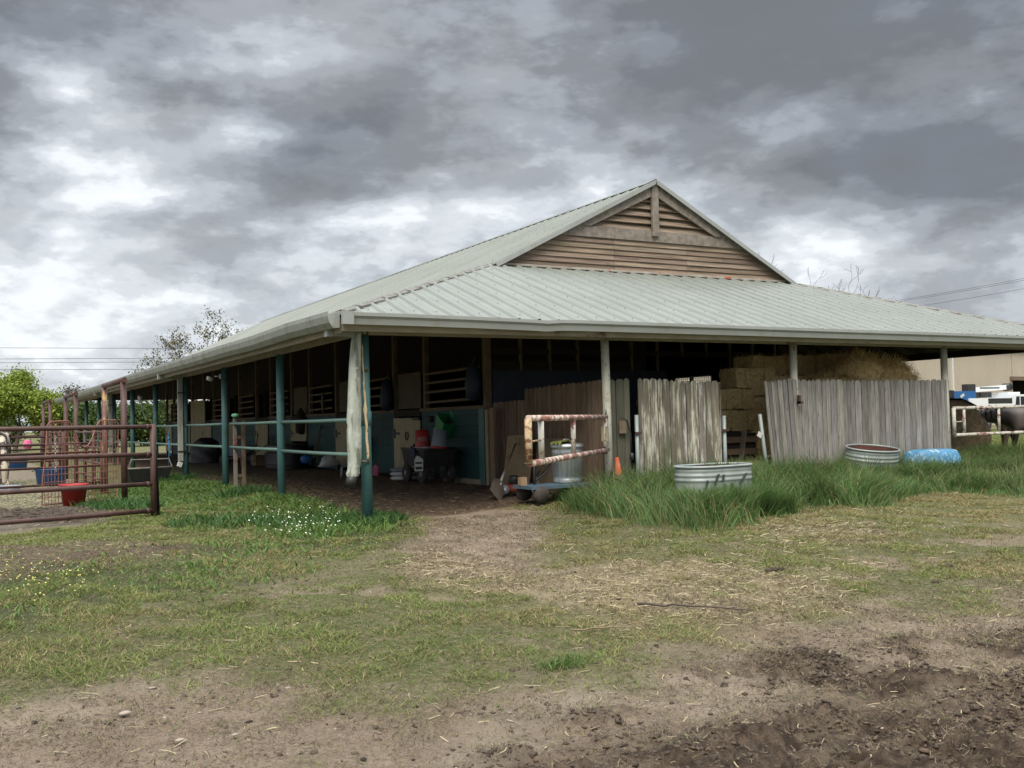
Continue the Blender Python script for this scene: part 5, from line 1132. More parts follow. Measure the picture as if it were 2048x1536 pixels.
# mower: red deck, wheels, engine, handle
t = thing('lawn_mower', 'old red push mower with a dark engine beside the square shovel', 'mower', (2.92, 1.35, FZ), -.35); t.scale = (.8, .8, .8)
mb = MB(); mb.lathe([(0, .17), (.20, .17), (.24, .13), (.25, .05), (.24, .05)], (0, 0, 0), 26, sx=1.1); mb.bb(-.3, .3, -.2, .2, .09, .14); mb.build('deck', redpaint, t)
mb = MB(); mb.lathe([(0, .34), (.07, .34), (.10, .31), (.11, .18), (.09, .17)], (-.05, 0, 0), 20); mb.lathe([(0, .30), (.05, .3), (.05, .2)], (.1, .05, 0), 12); mb.build('engine', black, t)
for x in (-.27, .27):
    for y in (-.24, .24): mb = MB(); mb.lathe([(0, -.025), (.085, -.025), (.09, 0), (.085, .025), (0, .025)], (x, y, .09), 18, rot=RX); w_o = mb.build('wheel', greyp, t); h = MB(); h.lathe([(0, -.03), (.035, -.03), (.035, .03), (0, .03)], (x, y, .09), 10, rot=RX); h.build('hub', whitem, w_o)
for y in (-.18, .18): mb = MB(); mb.tube([(.25, y, .14), (.85, y, .80)], .010, 6); mb.build('handle', black, t)
mb = MB(); mb.tube([(.85, -.18, .80), (.87, 0, .83), (.85, .18, .80)], .010, 6); mb.build('handle_grip', black, t)
t = thing('jerry_can', 'small clear purple bottle lying in front of the red mower', 'bottle', (2.75, .78, FZ+.05)); mb = MB(); mb.lathe([(0, -.13), (.045, -.12), (.05, .05), (.02, .11), (.015, .14), (0, .14)], (0, 0, 0), 14, rot=Matrix.Rotation(math.pi/2, 3, 'Y')); mb.build('bottle_body', greyp, t); mb = MB(); mb.bb(-.09, -.04, -.053, -.045, -.03, .03); mb.build('label', whitem, t)
# square shovel
def shovel(label, base, tip, m, hand, bladem, wd=.26, ln=.34, grip=True, name='shovel', cat='shovel', bow=0):
    t = thing(name, label, cat, base); b = Vector(base); d = Vector(tip)-b; L_ = d.length; dn = d.normalized(); side = dn.cross(v3(0, 1, 0)).normalized(); fr_ = side.cross(dn)
    mb = MB(); n = 6; vs = []
    for i in range(n+1):
        for j in range(5):
            s = (j/4-.5)*wd*(1 if i < 5 else (.92 if i == 5 else .6)); l = ln*i/n; vs.append(dn*l+side*s-fr_*(.03*(1-(2*(j/4-.5))**2))*min(1, i/2)+fr_*.0)
    mb.add(vs, [(i*5+j, (i+1)*5+j, (i+1)*5+j+1, i*5+j+1) for i in range(n) for j in range(4)], None, True); mb.build('blade', bladem, t)
    mb = MB(); mb.tube([dn*(ln*.75)-fr_*.02, dn*(ln+.05), dn*(ln+.28)], [.018, .02, .018], 8); mb.build('socket', whitem if grip else hand, t)
    mb = MB(); mb.tube([dn*(ln+.22), dn*(L_-(.12 if grip else 0))], .015, 8); mb.build('handle', hand, t)
    if grip: mb = MB(); e = dn*(L_-.12); mb.tube([e, e+dn*.04+side*.03, e+dn*.12+side*.052, e+dn*.14, e+dn*.12-side*.052, e+dn*.04-side*.03], .010, 8, closed=True); mb.build('d_grip', MATS.get('pale_grip') or mat('pale_grip', (.35, .36, .24), None, 3, bump=0), t)
    return t
B_ = pz(990, 992, FZ+.01); shovel('square mouthed shovel with a pale grip leaning on the brown fence', tuple(B_), tuple(px_(1034, 880, 3.30)), None, handlew, steelgrey, .27, .36)
# boards leaning
t = thing('plywood_sheet', 'worn plywood sheet leaning against the brown fence behind the shovel', 'board'); t.location = (3.2, 1.95, FZ); t.rotation_euler = (0, .16, 0); mb = MB(); mb.poly_prism([(-.42, 0), (.38, 0), (.40, .86), (-.28, .88), (-.44, .40)], lambda a, b, d: (d, a, b), .02); mb.build('sheet', ply, t)
t = thing('plywood_sheet', 'second plywood sheet leaning behind the mower handle', 'board'); t.location = (3.3, 1.15, FZ); t.rotation_euler = (0, .12, 0); mb = MB(); mb.bb(0, .02, -.36, .36, 0, .82); mb.build('sheet', mat('darker_ply', (.20, .15, .095), (.15, .105, .065), 3, rough=.85), t)
t = thing('fence_board', 'tall pale plank standing beside the corner of the stall wall', 'board', (3.50, 3.2, FZ)); mb = MB(); mb.bb(0, .025, -.07, .07, 0, 1.32); mb.build('plank', cardboard, t)
# garden cart with its load
cx_, cy_ = 3.12, 5.55; cr = math.radians(88)
t = thing('garden_cart', 'black four wheeled garden cart with a deep tray beside the teal wall', 'cart', (3.12, 4.98, FZ), cr)
mb = MB(); mb.add([(-.51, -.27, .30), (.51, -.27, .30), (.51, .27, .30), (-.51, .27, .30), (-.56, -.31, .62), (.56, -.31, .62), (.56, .31, .62), (-.56, .31, .62)], [(3, 2, 1, 0), (0, 1, 5, 4), (1, 2, 6, 5), (2, 3, 7, 6), (3, 0, 4, 7), (4, 5, 6, 7)]); mb.tube([(-.56, -.31, .62), (.56, -.31, .62), (.56, .31, .62), (-.56, .31, .62)], .022, 8, closed=True); mb.build('tray', black, t)
for x in (-.38, .38):
    for y in (-.27, .27):
        mb = MB(); mb.lathe([(.05, -.04), (.14, -.05), (.17, -.035), (.175, 0), (.17, .035), (.14, .05), (.05, .04)], (x, y, .175), 26, rot=RX); w_o = mb.build('wheel', rubber, t); h = MB(); h.lathe([(0, -.045), (.06, -.04), (.06, .04), (0, .045)], (x, y, .175), 14, rot=RX); h.build('rim', greyp, w_o)
mb = MB(); mb.bar((-.4, 0, .26), (.4, 0, .26), .06, .06); mb.bar((-.38, -.24, .2), (-.38, .24, .2), .04, .04); mb.bar((.38, -.24, .2), (.38, .24, .2), .04, .04); mb.tube([(.45, 0, .26), (.62, 0, .34), (.70, 0, .70)], .016, 6); mb.build('undercarriage', black, t)
def bucket(label, x, y, z, m, rimm, lean=0, lab=False, r1=.15, r0=.12, h=.34):
    t = thing('bucket', label, 'bucket', (x, y, z)); R_ = Matrix.Rotation(lean, 3, 'Y'); mb = MB(); mb.lathe([(r1, .015), (r0, h-.01), (r0-.015, h), (0, h)], (0, 0, 0), 28, rot=R_); mb.build('bucket_wall', m, t)
    mb = MB(); mb.lathe([(r1+.012, 0), (r1+.014, .035), (r1, .04), (r1, 0)], (0, 0, 0), 28, rot=R_); mb.build('rim', rimm, t)
    if lab:
        mb = MB(); vs = []
        for k in range(9):
            th = math.radians(205+9.5*k); 
            for z_ in (.14, .22): rr = r1+(r0-r1)*z_/h+.004; vs.append(R_ @ Vector((rr*math.cos(th), rr*math.sin(th), z_)))
        mb.add(vs, [(2*k, 2*k+2, 2*k+3, 2*k+1) for k in range(8)]); o = mb.build('label', mat('bucket_label', (.42, .22, .22), (.2, .06, .06), 60, (1, 1, .3), bump=0), t)
    return t
bucket('upside-down red bucket with a white rim on the garden cart', 3.02, 4.98, FZ+.62, red, whitem, -.06, True)
bucket('upside-down grey bucket with a red rim on the garden cart', 3.14, 4.56, FZ+.62, greyp, red, .10)
def jug(label, x, y, z, m, rz=0, h=.26, w_=.14, lab=None, tilt=0):
    t = thing('jug', label, 'jug', (x, y, z), rz); t.rotation_euler = (0, tilt, rz); mb = MB(); mb.bb(-w_/2, w_/2, -.05, .05, 0, h*.68); mb.add([(-w_/2, -.05, h*.68), (w_/2, -.05, h*.68), (w_/2, .05, h*.68), (-w_/2, .05, h*.68), (-.04, -.03, h*.88), (.0, -.03, h*.88), (.0, .03, h*.88), (-.04, .03, h*.88)], [(0, 1, 5, 4), (1, 2, 6, 5), (2, 3, 7, 6), (3, 0, 4, 7)]); mb.build('jug_body', m, t)
    mb = MB(); mb.lathe([(.02, h*.86), (.022, h), (0, h)], (-.02, 0, 0), 12); mb.build('cap', black, t)
    if lab: mb = MB(); mb.bb(-w_*.4, w_*.4, -.053, -.051, h*.1, h*.26); mb.bb(-w_*.4, w_*.4, -.053, -.051, h*.42, h*.54); mb.build('label', lab, t)
    return t
jug('white jug with dark label bands hanging on the front of the garden cart', *px_(838, 934, 2.72)[:2], FZ+.24, whitem, -.5, .30, .15, charcoal)
jug('dark spray bottle hanging beside the white jug on the cart', *px_(824, 918, 2.74)[:2], FZ+.46, mat('dusky_bottle', (.07, .07, .13), None, 3, bump=0), -.5, .22, .08, None, .1)
for k, z in enumerate((0, .085, .16)):
    t = thing('feed_bag', ['bottom white feed bag of the pile behind the garden cart', 'middle white feed bag of the pile behind the garden cart', 'top silvery feed bag of the pile behind the garden cart'][k], 'bag', (3.12-.02*k, 6.0, FZ+z), .15*k, 'white feed bags piled by the cart'); mb = MB(); mb.lathe([(.02, 0), (.27, .012), (.31, .045), (.27, .08), (.02, .09)], (0, 0, 0), 24, sy=.72, wob=lambda th, z: .06*math.sin(5*th)); mb.build('bag', greyp if k == 2 else whitem, t)
# green bin hanging on the wall with bottles under it
t = thing('wall_bin', 'green plastic bin hung crooked on the teal wall above the cart', 'bin', (XB-.10, 5.25, 1.02)); t.rotation_euler = (.55, 0, 0); mb = MB(); mb.add([(-.10, -.15, 0), (.10, -.15, 0), (.10, .15, 0), (-.10, .15, 0), (-.14, -.19, .34), (.12, -.19, .34), (.12, .19, .34), (-.14, .19, .34)], [(3, 2, 1, 0), (0, 1, 5, 4), (1, 2, 6, 5), (2, 3, 7, 6), (3, 0, 4, 7)]); mb.build('bin_body', green, t); mb = MB(); mb.bb(.09, .12, -.09, .09, .34, .46); mb.build('hanger', green, t)
jug('small white bottle hanging just below the green wall bin', XB-.14, 5.42, 1.0, whitem, 1.4, .17, .10, None, .3)
jug('white square bottle between the green bin and the grey bucket', XB-.10, 5.35, .86+.02, whitem, 1.5, .20, .12, charcoal, -.25)
mb = MB(); mb.lathe([(0, -.07), (.05, -.05), (.06, 0), (.05, .05), (0, .07)], (XB-.12, 5.72, 1.30), 10); tag(mb.build('fly_mask', mat('maroon_cloth', (.10, .02, .04), (.03, .02, .02), 9)), 'dark maroon cloth bundle tucked beside the green wall bin', 'cloth')
# pink shovel
def long_tool(name, label, cat, p, q, r, m, head=None, hm=None):
    t = thing(name, label, cat, p); mb = MB(); q = Vector(q)-Vector(p); mb.tube([(0, 0, 0), q], r, 8); mb.build('handle', m, t)
    if head: mb = MB(); head(mb); mb.build('head', hm, t)
    return t
pp = px_(757, 935, 3.4); qq = px_(765, 825, 3.58)
def hd(mb):
    mb.poly_prism([(-.16, -.20), (.12, -.24), (.16, .0), (.02, .06), (-.12, .0)], lambda a, b, d: (-.04+d+.1*b, a+.06, b-.0), .02)
long_tool('stable_shovel', 'pink stable shovel leaning against the teal wall right of the corner post', 'shovel', tuple(pp), tuple(qq), .010, handlew, hd, pink)
# black tub hanging on wall left of the pink shovel
t = thing('hanging_tub', 'black tub hanging low on the teal wall behind the corner post', 'tub', (XB-.18, 9.35, .45)); mb = MB(); mb.lathe([(0, 0), (.14, 0), (.18, .5), (.19, .5), (.19, .48)], (0, 0, 0), 20, sy=1.5); mb.build('tub', black, t)
# leaning tools
for k, (u0, v0, u1, v1, lb) in enumerate([(620, 930, 643, 850, 'long wooden tool handle leaning leftmost of three on the teal wall'), (627, 918, 646, 852, 'middle wooden tool handle of three leaning on the teal wall'), (634, 925, 640, 870, 'shortest tool handle of three leaning on the teal wall')]):
    long_tool('tool_handle', lb, 'tool', tuple(px_(u0, v0, 3.1)), tuple(px_(u1, v1, 3.6)), .012, handlew, None); 
mb = MB(); mb.lathe([(0, 0), (.10, .02), (.14, .12), (.10, .2), (0, .22)], tuple(px_(612, 928, 2.9)), 14); tag(mb.build('blue_scoop', blue), 'small blue scoop on the floor below the leaning tools', 'scoop')
# crumpled white bag
mb = MB(); p = px_(658, 934, 3.2); vs = []; 
mb.lathe([(0, 0), (.20, .01), (.22, .10), (.15, .20), (.08, .27), (0, .26)], tuple(p), 14, wob=lambda th, z: .3*math.sin(3*th+20*z)+random.uniform(-.12, .12)); tag(mb.build('plastic_bag', whitem), 'crumpled white plastic bag on the aisle floor near the leaning tools', 'bag')
# low white stand
p = px_(700, 945, 2.9); t = thing('mounting_stand', 'low white metal stand standing behind the crushed downspout', 'stand', (p[0], p[1], FZ), 1.2)
for x in (-.35, .35):
    for y in (-.18, .18): mb = MB(); mb.tube([(x, y, 0), (x*.9, y*.9, .22)], .018, 6); mb.build('leg', whitem, t)
mb = MB(); mb.bb(-.36, .36, -.19, .19, .20, .22); mb.bb(-.36, .36, -.015, .015, .05, .08); mb.build('top', greyp, t)
# black stock tank along the wall
t = oval_tank('stock_tank', 'long black rubber tank standing along the teal wall under the door panel', 3.1, 13.9, math.pi/2, .8, .33, .62, black, black, straight=.55); t.location.z = FZ-.02
# purple crate, carton, orange chair, wheelbarrow, dark heap, blue barrel
p = px_(551, 926, 3.2); t = thing('storage_crate', 'dark purple plastic crate on the aisle floor', 'crate', (p[0], p[1], FZ)); mb = MB(); mb.bb(-.2, .2, -.3, .3, 0, .36); mb.bb(-.215, .215, -.315, .315, .30, .36); mb.build('crate_body', purple, t)
p = px_(521, 922, 3.1); t = thing('carton', 'brown cardboard carton left of the purple crate', 'box', (p[0], p[1], FZ)); mb = MB(); mb.bb(-.2, .2, -.28, .28, 0, .28); mb.build('carton_body', cardboard, t); mb = MB(); mb.bb(-.205, -.2, -.2, .2, .1, .17); mb.build('stripe', floorw, t)
p = px_(497, 915, 3.0); t = thing('plastic_chair', 'orange plastic chair standing by the stall wall down the aisle', 'chair', (p[0], p[1], FZ), -1.9)
mb = MB(); mb.bb(-.22, .22, -.2, .2, .40, .43); mb.build('seat', orange, t); mb = MB(); mb.poly_prism([(-.21, .45), (.21, .45), (.19, .88), (-.19, .88)], lambda a, b, d: (a, .2+d+.15*(b-.43), b), .02); mb.build('backrest', orange, t)
for x in (-.2, .2):
    for y in (-.18, .18): mb = MB(); mb.tube([(x*.9, y*.9, .4), (x*1.1, y*1.1, 0)], .014, 6); mb.build('leg', steelgrey, t)
p = px_(478, 905, 2.4); t = thing('wheelbarrow', 'pale grey wheelbarrow parked behind the folded gate', 'wheelbarrow', (p[0], p[1], FZ), 2.2)
mb = MB(); mb.add([(-.28, -.18, .3), (.28, -.18, .3), (.28, .18, .3), (-.28, .18, .3), (-.42, -.3, .58), (.40, -.28, .54), (.40, .28, .54), (-.42, .3, .58)], [(3, 2, 1, 0), (0, 1, 5, 4), (1, 2, 6, 5), (2, 3, 7, 6), (3, 0, 4, 7)]); mb.build('tray', greyp, t)
mb = MB(); mb.lathe([(0, -.03), (.17, -.035), (.18, 0), (.17, .035), (0, .03)], (.5, 0, .18), 20, rot=RX); mb.build('wheel', rubber, t)
for y in (-.2, .2): mb = MB(); mb.tube([(.5, y*.2, .18), (-.3, y, .32), (-.85, y*1.3, .62)], .015, 6); mb.build('handle', handlew, t); mb = MB(); mb.tube([(-.2, y, .32), (-.25, y, 0)], .013, 6); mb.build('leg', steelgrey, t)
p = px_(412, 905, 2.6); haypile('dark tarpaulin covered heap far down the barn aisle', (p[0], p[1], FZ), (.5, .9, .75), 10, mat('dark_tarp', (.02, .02, .026), (.05, .05, .05), 4, rough=.6, vc=True, bump=.3), 'covered_heap', 'heap')
for k, (u, v) in enumerate(((340, 850), )):
    p = px_(u, v, 0); t = thing('lead_rope', 'knotted blue lead rope hanging from the teal rail', 'rope', (p[0], p[1], 0)); mb = MB(); mb.tube([(.0, -.03, 1.32), (-.03, 0, 1.1), (-.03, .02, .92), (-.03, 0, .5), (-.03, .01, .32)], .008, 6); mb.tube([(-.03, 0, 1.0), (-.04, -.12, .8), (-.04, -.2, .6)], .010, 6); mb.build('rope', bluerope, t); mb = MB(); mb.lathe([(0, -.04), (.03, -.03), (.03, .03), (0, .04)], (-.03, 0, 1.0), 10); mb.build('knot', bluerope, t)
p = px_(272, 800, 0); t = thing('hanging_strap', 'white strap and lamp hanging from the eave in front of the brown frame', 'strap', (.1, 5*S-.6, 0)); mb = MB(); mb.tube([(0, 0, 2.2), (.02, -.15, 1.95), (.05, -.5, 1.55)], .012, 6); mb.build('strap', whitem, t); mb = MB(); mb.lathe([(.03, .0), (.07, .18), (.07, .2), (0, .2)], (0, -.02, 1.98), 12, rot=Matrix.Rotation(.4, 3, 'X')); mb.build('shade', whitem, t)
# halters and ropes hanging on the walls
for k, (y, z, m_, lb) in enumerate([(10.0, 1.75, navy, 'navy blanket roll hanging between the first and second stalls'), (3.95, 1.95, navy, 'navy hay bag hanging at the stall corner post'), (8.0, 1.85, navy, 'dark blue bag hanging left of the first stall door'), (14.0, 1.35, darkw, 'dark halter hanging left of the second stall door')]):
    t = thing('hanging_bag', lb, 'bag', (XB-.10, y, z)); mb = MB(); mb.lathe([(0, -.36), (.12, -.30), (.15, -.05), (.10, .22), (.03, .34)], (0, 0, 0), 14, sy=1.2, wob=lambda th, zz: .08*math.sin(4*th+9*zz)); mb.build('bag', m_, t); mb = MB(); mb.tube([(0, 0, .34), (.07, .02, .45)], .008, 6); mb.build('cord', handlew, t)
for k, (y, lb) in enumerate([(5.0, 'coiled rope on the bar above the teal wall'),]):
    pass
for k, (y, z0, z1, lb) in enumerate([(15.6, 1.35, 2.0, 'pale horse-tail shaped rope hanging beside the leftmost rope'), (12.3, 1.5, 2.05, 'pale frayed rope hanging from a stall post')]):
    t = thing('hanging_rope', lb, 'rope', (XB-.06, y, 0)); mb = MB(); mb.tube([(0, 0, z1), (0, .02, (z0+z1)/2), (0, 0, z0)], [.03, .045, .012], 8); mb.build('rope', handlew, t)
t = thing('bracket_post', 'weathered halter and strap hung on the short picket panel', 'halter', (3.95, -.02, 0)); mb = MB(); mb.tube([(-.05, -.02, 1.25), (.03, -.03, 1.2), (.09, -.03, 1.0), (.09, -.03, .75)], .012, 6); mb.lathe([(0, -.06), (.03, -.04), (.03, .05), (0, .06)], (.09, -.04, .68), 8); mb.build('strap', black, t); mb = MB(); mb.bb(-.10, .02, -.025, -.005, 1.02, 1.2); mb.build('board', floorw, t)

# ================================================================ horses (one skin each)
def skin_body(name, chains, m, parent, sub=2, root=0):
    """chains: lists of (x,y,z,r); equal first points join to existing vertices"""
    V = []; E = []; R_ = []; idx = {}
    def gv(p):
        k = tuple(round(q, 4) for q in p[:3])
        if k not in idx: idx[k] = len(V); V.append(p[:3]); r = p[3]; R_.append(r if isinstance(r, tuple) else (r, r))
        return idx[k]
    for ch in chains:
        ids = [gv(p) for p in ch]
        for a, b in zip(ids, ids[1:]): E.append((a, b))
    me = bpy.data.meshes.new(name); me.from_pydata(V, E, []); o = bpy.data.objects.new(name, me); COL.objects.link(o); md = o.modifiers.new('skin', 'SKIN')
    for i, r in enumerate(R_): me.skin_vertices[0].data[i].radius = r
    me.skin_vertices[0].data[root].use_root = True
    md.use_smooth_shade = True; s = o.modifiers.new('sub', 'SUBSURF'); s.levels = s.render_levels = sub
    me.materials.append(m); o.parent = parent; return o
def dun_coat():
    m = mat('dun_with_dark_points', (.17, .13, .11), (.115, .09, .075), 3, rough=.5, bump=.05); T = m.node_tree; L = T.links.new; bs = T.nodes['Principled BSDF']; src = bs.inputs['Base Color'].links[0].from_socket
    tc = N(T, 'ShaderNodeTexCoord'); sp = N(T, 'ShaderNodeSeparateXYZ'); L(tc.outputs['Object'], sp.inputs[0])
    a = N(T, 'ShaderNodeMapRange'); a.inputs[1].default_value = .56; a.inputs[2].default_value = .78; L(sp.outputs[0], a.inputs[0])
    b = N(T, 'ShaderNodeMapRange'); b.inputs[1].default_value = .86; b.inputs[2].default_value = .70; L(sp.outputs[2], b.inputs[0])
    x = N(T, 'ShaderNodeMix', data_type='RGBA'); L(math_(T, 'MAXIMUM', a.outputs[0], b.outputs[0]), x.inputs[0]); L(src, x.inputs[6]); x.inputs[7].default_value = (.028, .02, .018, 1); L(x.outputs[2], bs.inputs['Base Color']); return m
def horse(label, loc, rz, m, sc_=1.0, head='low', white=False):
    t = thing('horse', label, 'horse', loc, rz, None); t.scale = (sc_,)*3
    # faces +x ; withers at 1.45
    B0 = (0, 0, 1.08, (.30, .31)); ch = [[B0, (.28, 0, 1.06, (.30, .33)), (.55, 0, 1.10, (.26, .32)), (.74, 0, 1.16, (.20, .25))], [B0, (-.28, 0, 1.10, (.29, .30)), (-.56, 0, 1.16, (.27, .28)), (-.76, 0, 1.12, (.18, .22))]]
    if head == 'low': nk = [(.74, 0, 1.16, (.20, .25)), (.95, 0, 1.12, (.13, .20)), (1.20, 0, .92, (.10, .16)), (1.40, 0, .66, (.10, .13)), (1.50, 0, .48, (.10, .12)), (1.52, 0, .26, (.065, .075)), (1.52, 0, .12, (.055, .06))]
    elif head == 'mid': nk = [(.74, 0, 1.16, (.20, .25)), (.98, 0, 1.20, (.14, .20)), (1.22, 0, 1.16, (.11, .16)), (1.42, 0, 1.10, (.10, .13)), (1.52, 0, 1.0, (.10, .12)), (1.62, 0, .80, (.065, .075)), (1.66, 0, .68, (.055, .06))]
    ch.append(nk)
    for s in (-1, 1):
        f = .06*s; ch.append([(.55, 0, 1.10, (.26, .32)), (.60, s*.15, .86, (.10, .12)), (.58+f, s*.16, .62, (.065, .075)), (.60+f, s*.16, .46, (.048, .052)), (.60+f*1.5, s*.16, .25, (.034, .036)), (.61+f*1.5, s*.16, .13, (.044, .044)), (.65+f*1.5, s*.16, .03, (.055, .06))])
        ch.append([(-.56, 0, 1.16, (.27, .28)), (-.55, s*.16, .88, (.13, .16)), (-.50-f, s*.17, .68, (.085, .10)), (-.70-f, s*.17, .48, (.052, .06)), (-.66-f, s*.17, .25, (.036, .038)), (-.63-f, s*.17, .13, (.045, .045)), (-.58-f, s*.17, .03, (.055, .06))])
    skin_body('body', ch, m, t)
    hd0 = nk[-3]; pk = Vector(nk[-4][:3])
    mb = MB()
    for s in (-1, 1): mb.lathe([(.035, 0), (.03, .06), (.0, .13)], (nk[3][0]+.06, s*.07, nk[3][2]+.10), 8, rot=Matrix.Rotation(.3*s, 3, 'X'))
    mb.build('ears', m, t)
    mb = MB()
    for s in (-1, 1): mb.lathe([(0, -.018), (.016, 0), (0, .018)], (nk[4][0]+.02, s*.098, nk[4][2]+.0), 8)
    mb.build('eyes', black, t)
    # mane and tail as hanging locks
    mb = MB()
    for i in range(26):
        f = i/25; k = f*3; a = nk[min(int(k), 2)+0]; b = nk[min(int(k), 2)+1]; q = k-min(int(k), 2); p = Vector(a[:3]).lerp(Vector(b[:3]), q); top = p+v3(.02, 0, (a[3][1] if isinstance(a[3], tuple) else a[3])*.85)
        sd_2 = -1 if i % 4 else 1; mb.tube([top, top+v3(.02, sd_2*.10, -.06), top+v3(.03, sd_2*.14, -.26-.05*random.random())], [.02, .022, .004], 5)
    mb.build('mane', hair, t)
    mb = MB()
    for i in range(12): a = random.uniform(-.05, .05); mb.tube([(-.88, a*.3, 1.22), (-1.0, a, 1.08), (-1.03, a*1.5, .7), (-1.0, a*1.4, .35+random.random()*.12)], [.02, .03, .03, .004], 5)
    mb.build('tail', hair, t)
    return t
q_ = pd(2052, 850, 24.2); h = horse('dark bay horse standing behind the grey-brown horse near the round bale', (q_[0], q_[1], .02), math.radians(156), horsebay, .93, 'mid')
q_ = pd(2080, 850, 21.6); h = horse('grey-brown horse with dark neck and legs reaching for the round bale at the right edge', (q_[0], q_[1], .02), math.radians(147), dun_coat(), .92, 'mid')
mz = pd(10, 955, 21.5); an = math.atan2(CAM[1]-mz[1], CAM[0]-mz[0])+.12
h = horse('cream and dark pinto horse lowering its head to the grey feed pan', (mz[0]-1.40*math.cos(an), mz[1]-1.40*math.sin(an), .03), an, horsepinto, .88, 'low')

# ================================================================ outbuilding and truck
t = thing('metal_building', 'long tan metal building with a dark open doorway beyond the horses', 'building')
pA = pd(1830, 830, 66); pB = pd(2300, 830, 92); a2 = Vector((pA[0], pA[1], 0)); b2 = Vector((pB[0], pB[1], 0)); dr = (b2-a2).normalized(); Lb = (b2-a2).length
a2 = a2-dr*14; Lb += 14
nr = v3(-dr.y, dr.x, 0); nr = nr if nr.dot(Vector((_F[0], _F[1], 0))) > 0 else -nr
def atu(u):      # distance along the wall hit by a sight line
    d = Vector(ray(u, 800)); c = Vector(CAM); k = (a2-c).dot(nr)/d.dot(nr); return (c+d*k-a2).dot(dr)
s0_, s1_ = atu(2026), atu(2075)
mb = MB()
def wallsheet(sa, sb, za, zb):
    s = sa; vs = []; 
    pts = []
    while s < sb: pts += [(s, 0), (min(s+.2, sb), 0), (min(s+.22, sb), -.025), (min(s+.28, sb), -.025), (min(s+.3, sb), 0)]; s += .3
    vs = []
    for s, o in pts:
        p = a2+dr*s+nr*o; vs += [p+v3(0, 0, za), p+v3(0, 0, zb)]
    mb.add(vs, [(2*i, 2*i+2, 2*i+3, 2*i+1) for i in range(len(pts)-1)])
HB = 5.7
wallsheet(0, s0_, 0, HB); wallsheet(s0_, s1_, 3.4, HB); wallsheet(s1_, Lb, 0, HB); mb.build('cladding_wall', tansheet, t)
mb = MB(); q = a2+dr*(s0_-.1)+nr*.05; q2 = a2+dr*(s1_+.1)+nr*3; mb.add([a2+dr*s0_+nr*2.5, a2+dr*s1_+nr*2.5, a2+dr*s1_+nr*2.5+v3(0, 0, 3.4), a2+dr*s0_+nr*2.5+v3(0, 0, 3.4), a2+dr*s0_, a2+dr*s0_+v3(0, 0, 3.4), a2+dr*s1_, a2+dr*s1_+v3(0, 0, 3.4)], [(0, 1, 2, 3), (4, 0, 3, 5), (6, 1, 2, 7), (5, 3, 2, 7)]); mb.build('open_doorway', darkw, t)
mb = MB(); mb.bar(a2+dr*(s0_-.4)-nr*.06+v3(0, 0, 3.5), a2+dr*(s1_+.4)-nr*.06+v3(0, 0, 3.5), .25, .28); mb.build('door_canopy', floorw, t)
mb = MB()
for sx_ in (0, Lb): e = a2+dr*sx_; mb.add([e, e+nr*18, e+nr*18+v3(0, 0, HB), e+nr*9+v3(0, 0, HB+1.1), e+v3(0, 0, HB)], [(0, 1, 2, 3, 4)])
mb.build('end_wall', tansheet, t)
mb = MB(); e1, e2 = a2-dr*.3, a2+dr*(Lb+.3); mb.add([e1-nr*.3+v3(0, 0, HB), e2-nr*.3+v3(0, 0, HB), e2+nr*9+v3(0, 0, HB+1.1), e1+nr*9+v3(0, 0, HB+1.1), e1+nr*18.3+v3(0, 0, HB), e2+nr*18.3+v3(0, 0, HB)], [(0, 1, 2, 3), (3, 2, 5, 4)]); mb.build('roof', roofm, t)
sd0 = atu(1903); mb = MB(); e = a2+dr*sd0-nr*.12; mb.bar(e+v3(0, 0, .1), e+v3(0, 0, HB-.1), .16, .16, (1, 0, 0)); mb.build('downspout', whitem, t)
# service truck (faces +x in its own frame)
pt_ = pd(1988, 840, 56); t = thing('service_truck', 'white service truck with a crane and blue welder parked before the tan building', 'truck', (pt_[0], pt_[1], 0.05), 0)
t.rotation_euler = (0, 0, -.10)
mb = MB(); prof = [(1.15, .55), (3.1, .55), (3.1, 1.15), (2.95, 1.28), (2.05, 1.36), (1.65, 1.93), (1.5, 1.98), (.55, 1.98), (.50, .55)]; mb.poly_prism(prof, lambda a, b, d: (a, -.92+d, b), 1.84); mb.build('cab', carw, t)
mb = MB(); mb.poly_prism([(1.02, 1.40), (1.92, 1.38), (1.60, 1.85), (1.02, 1.87)], lambda a, b, d: (a, -.935+d, b), .012); mb.poly_prism([(.62, 1.40), (.94, 1.40), (.94, 1.87), (.70, 1.87)], lambda a, b, d: (a, -.935+d, b), .012); mb.add([(2.06, -.8, 1.37), (2.06, .8, 1.37), (1.68, .74, 1.92), (1.68, -.74, 1.92)], [(0, 1, 2, 3)]); mb.build('window', glass, t)
mb = MB(); mb.bb(-2.9, .46, -.98, .98, .72, 1.62); mb.bb(-2.9, .46, -.98, -.5, 1.62, 1.80); mb.bb(-2.9, .46, .5, .98, 1.62, 1.8); mb.build('service_body', carw, t)
mb = MB(); mb.bb(-1.5, .30, -.995, -.98, 1.50, 1.78); mb.build('dark_panel', black, t)
mb = MB(); mb.bb(-1.0, -.9, -1.0, -.98, 1.1, 1.25); mb.bb(.0, .06, -1.0, -.98, 1.1, 1.25); mb.build('latch', black, t)
mb = MB(); mb.bb(-2.8, 3.0, -.7, .7, .42, .55); mb.build('chassis', black, t)
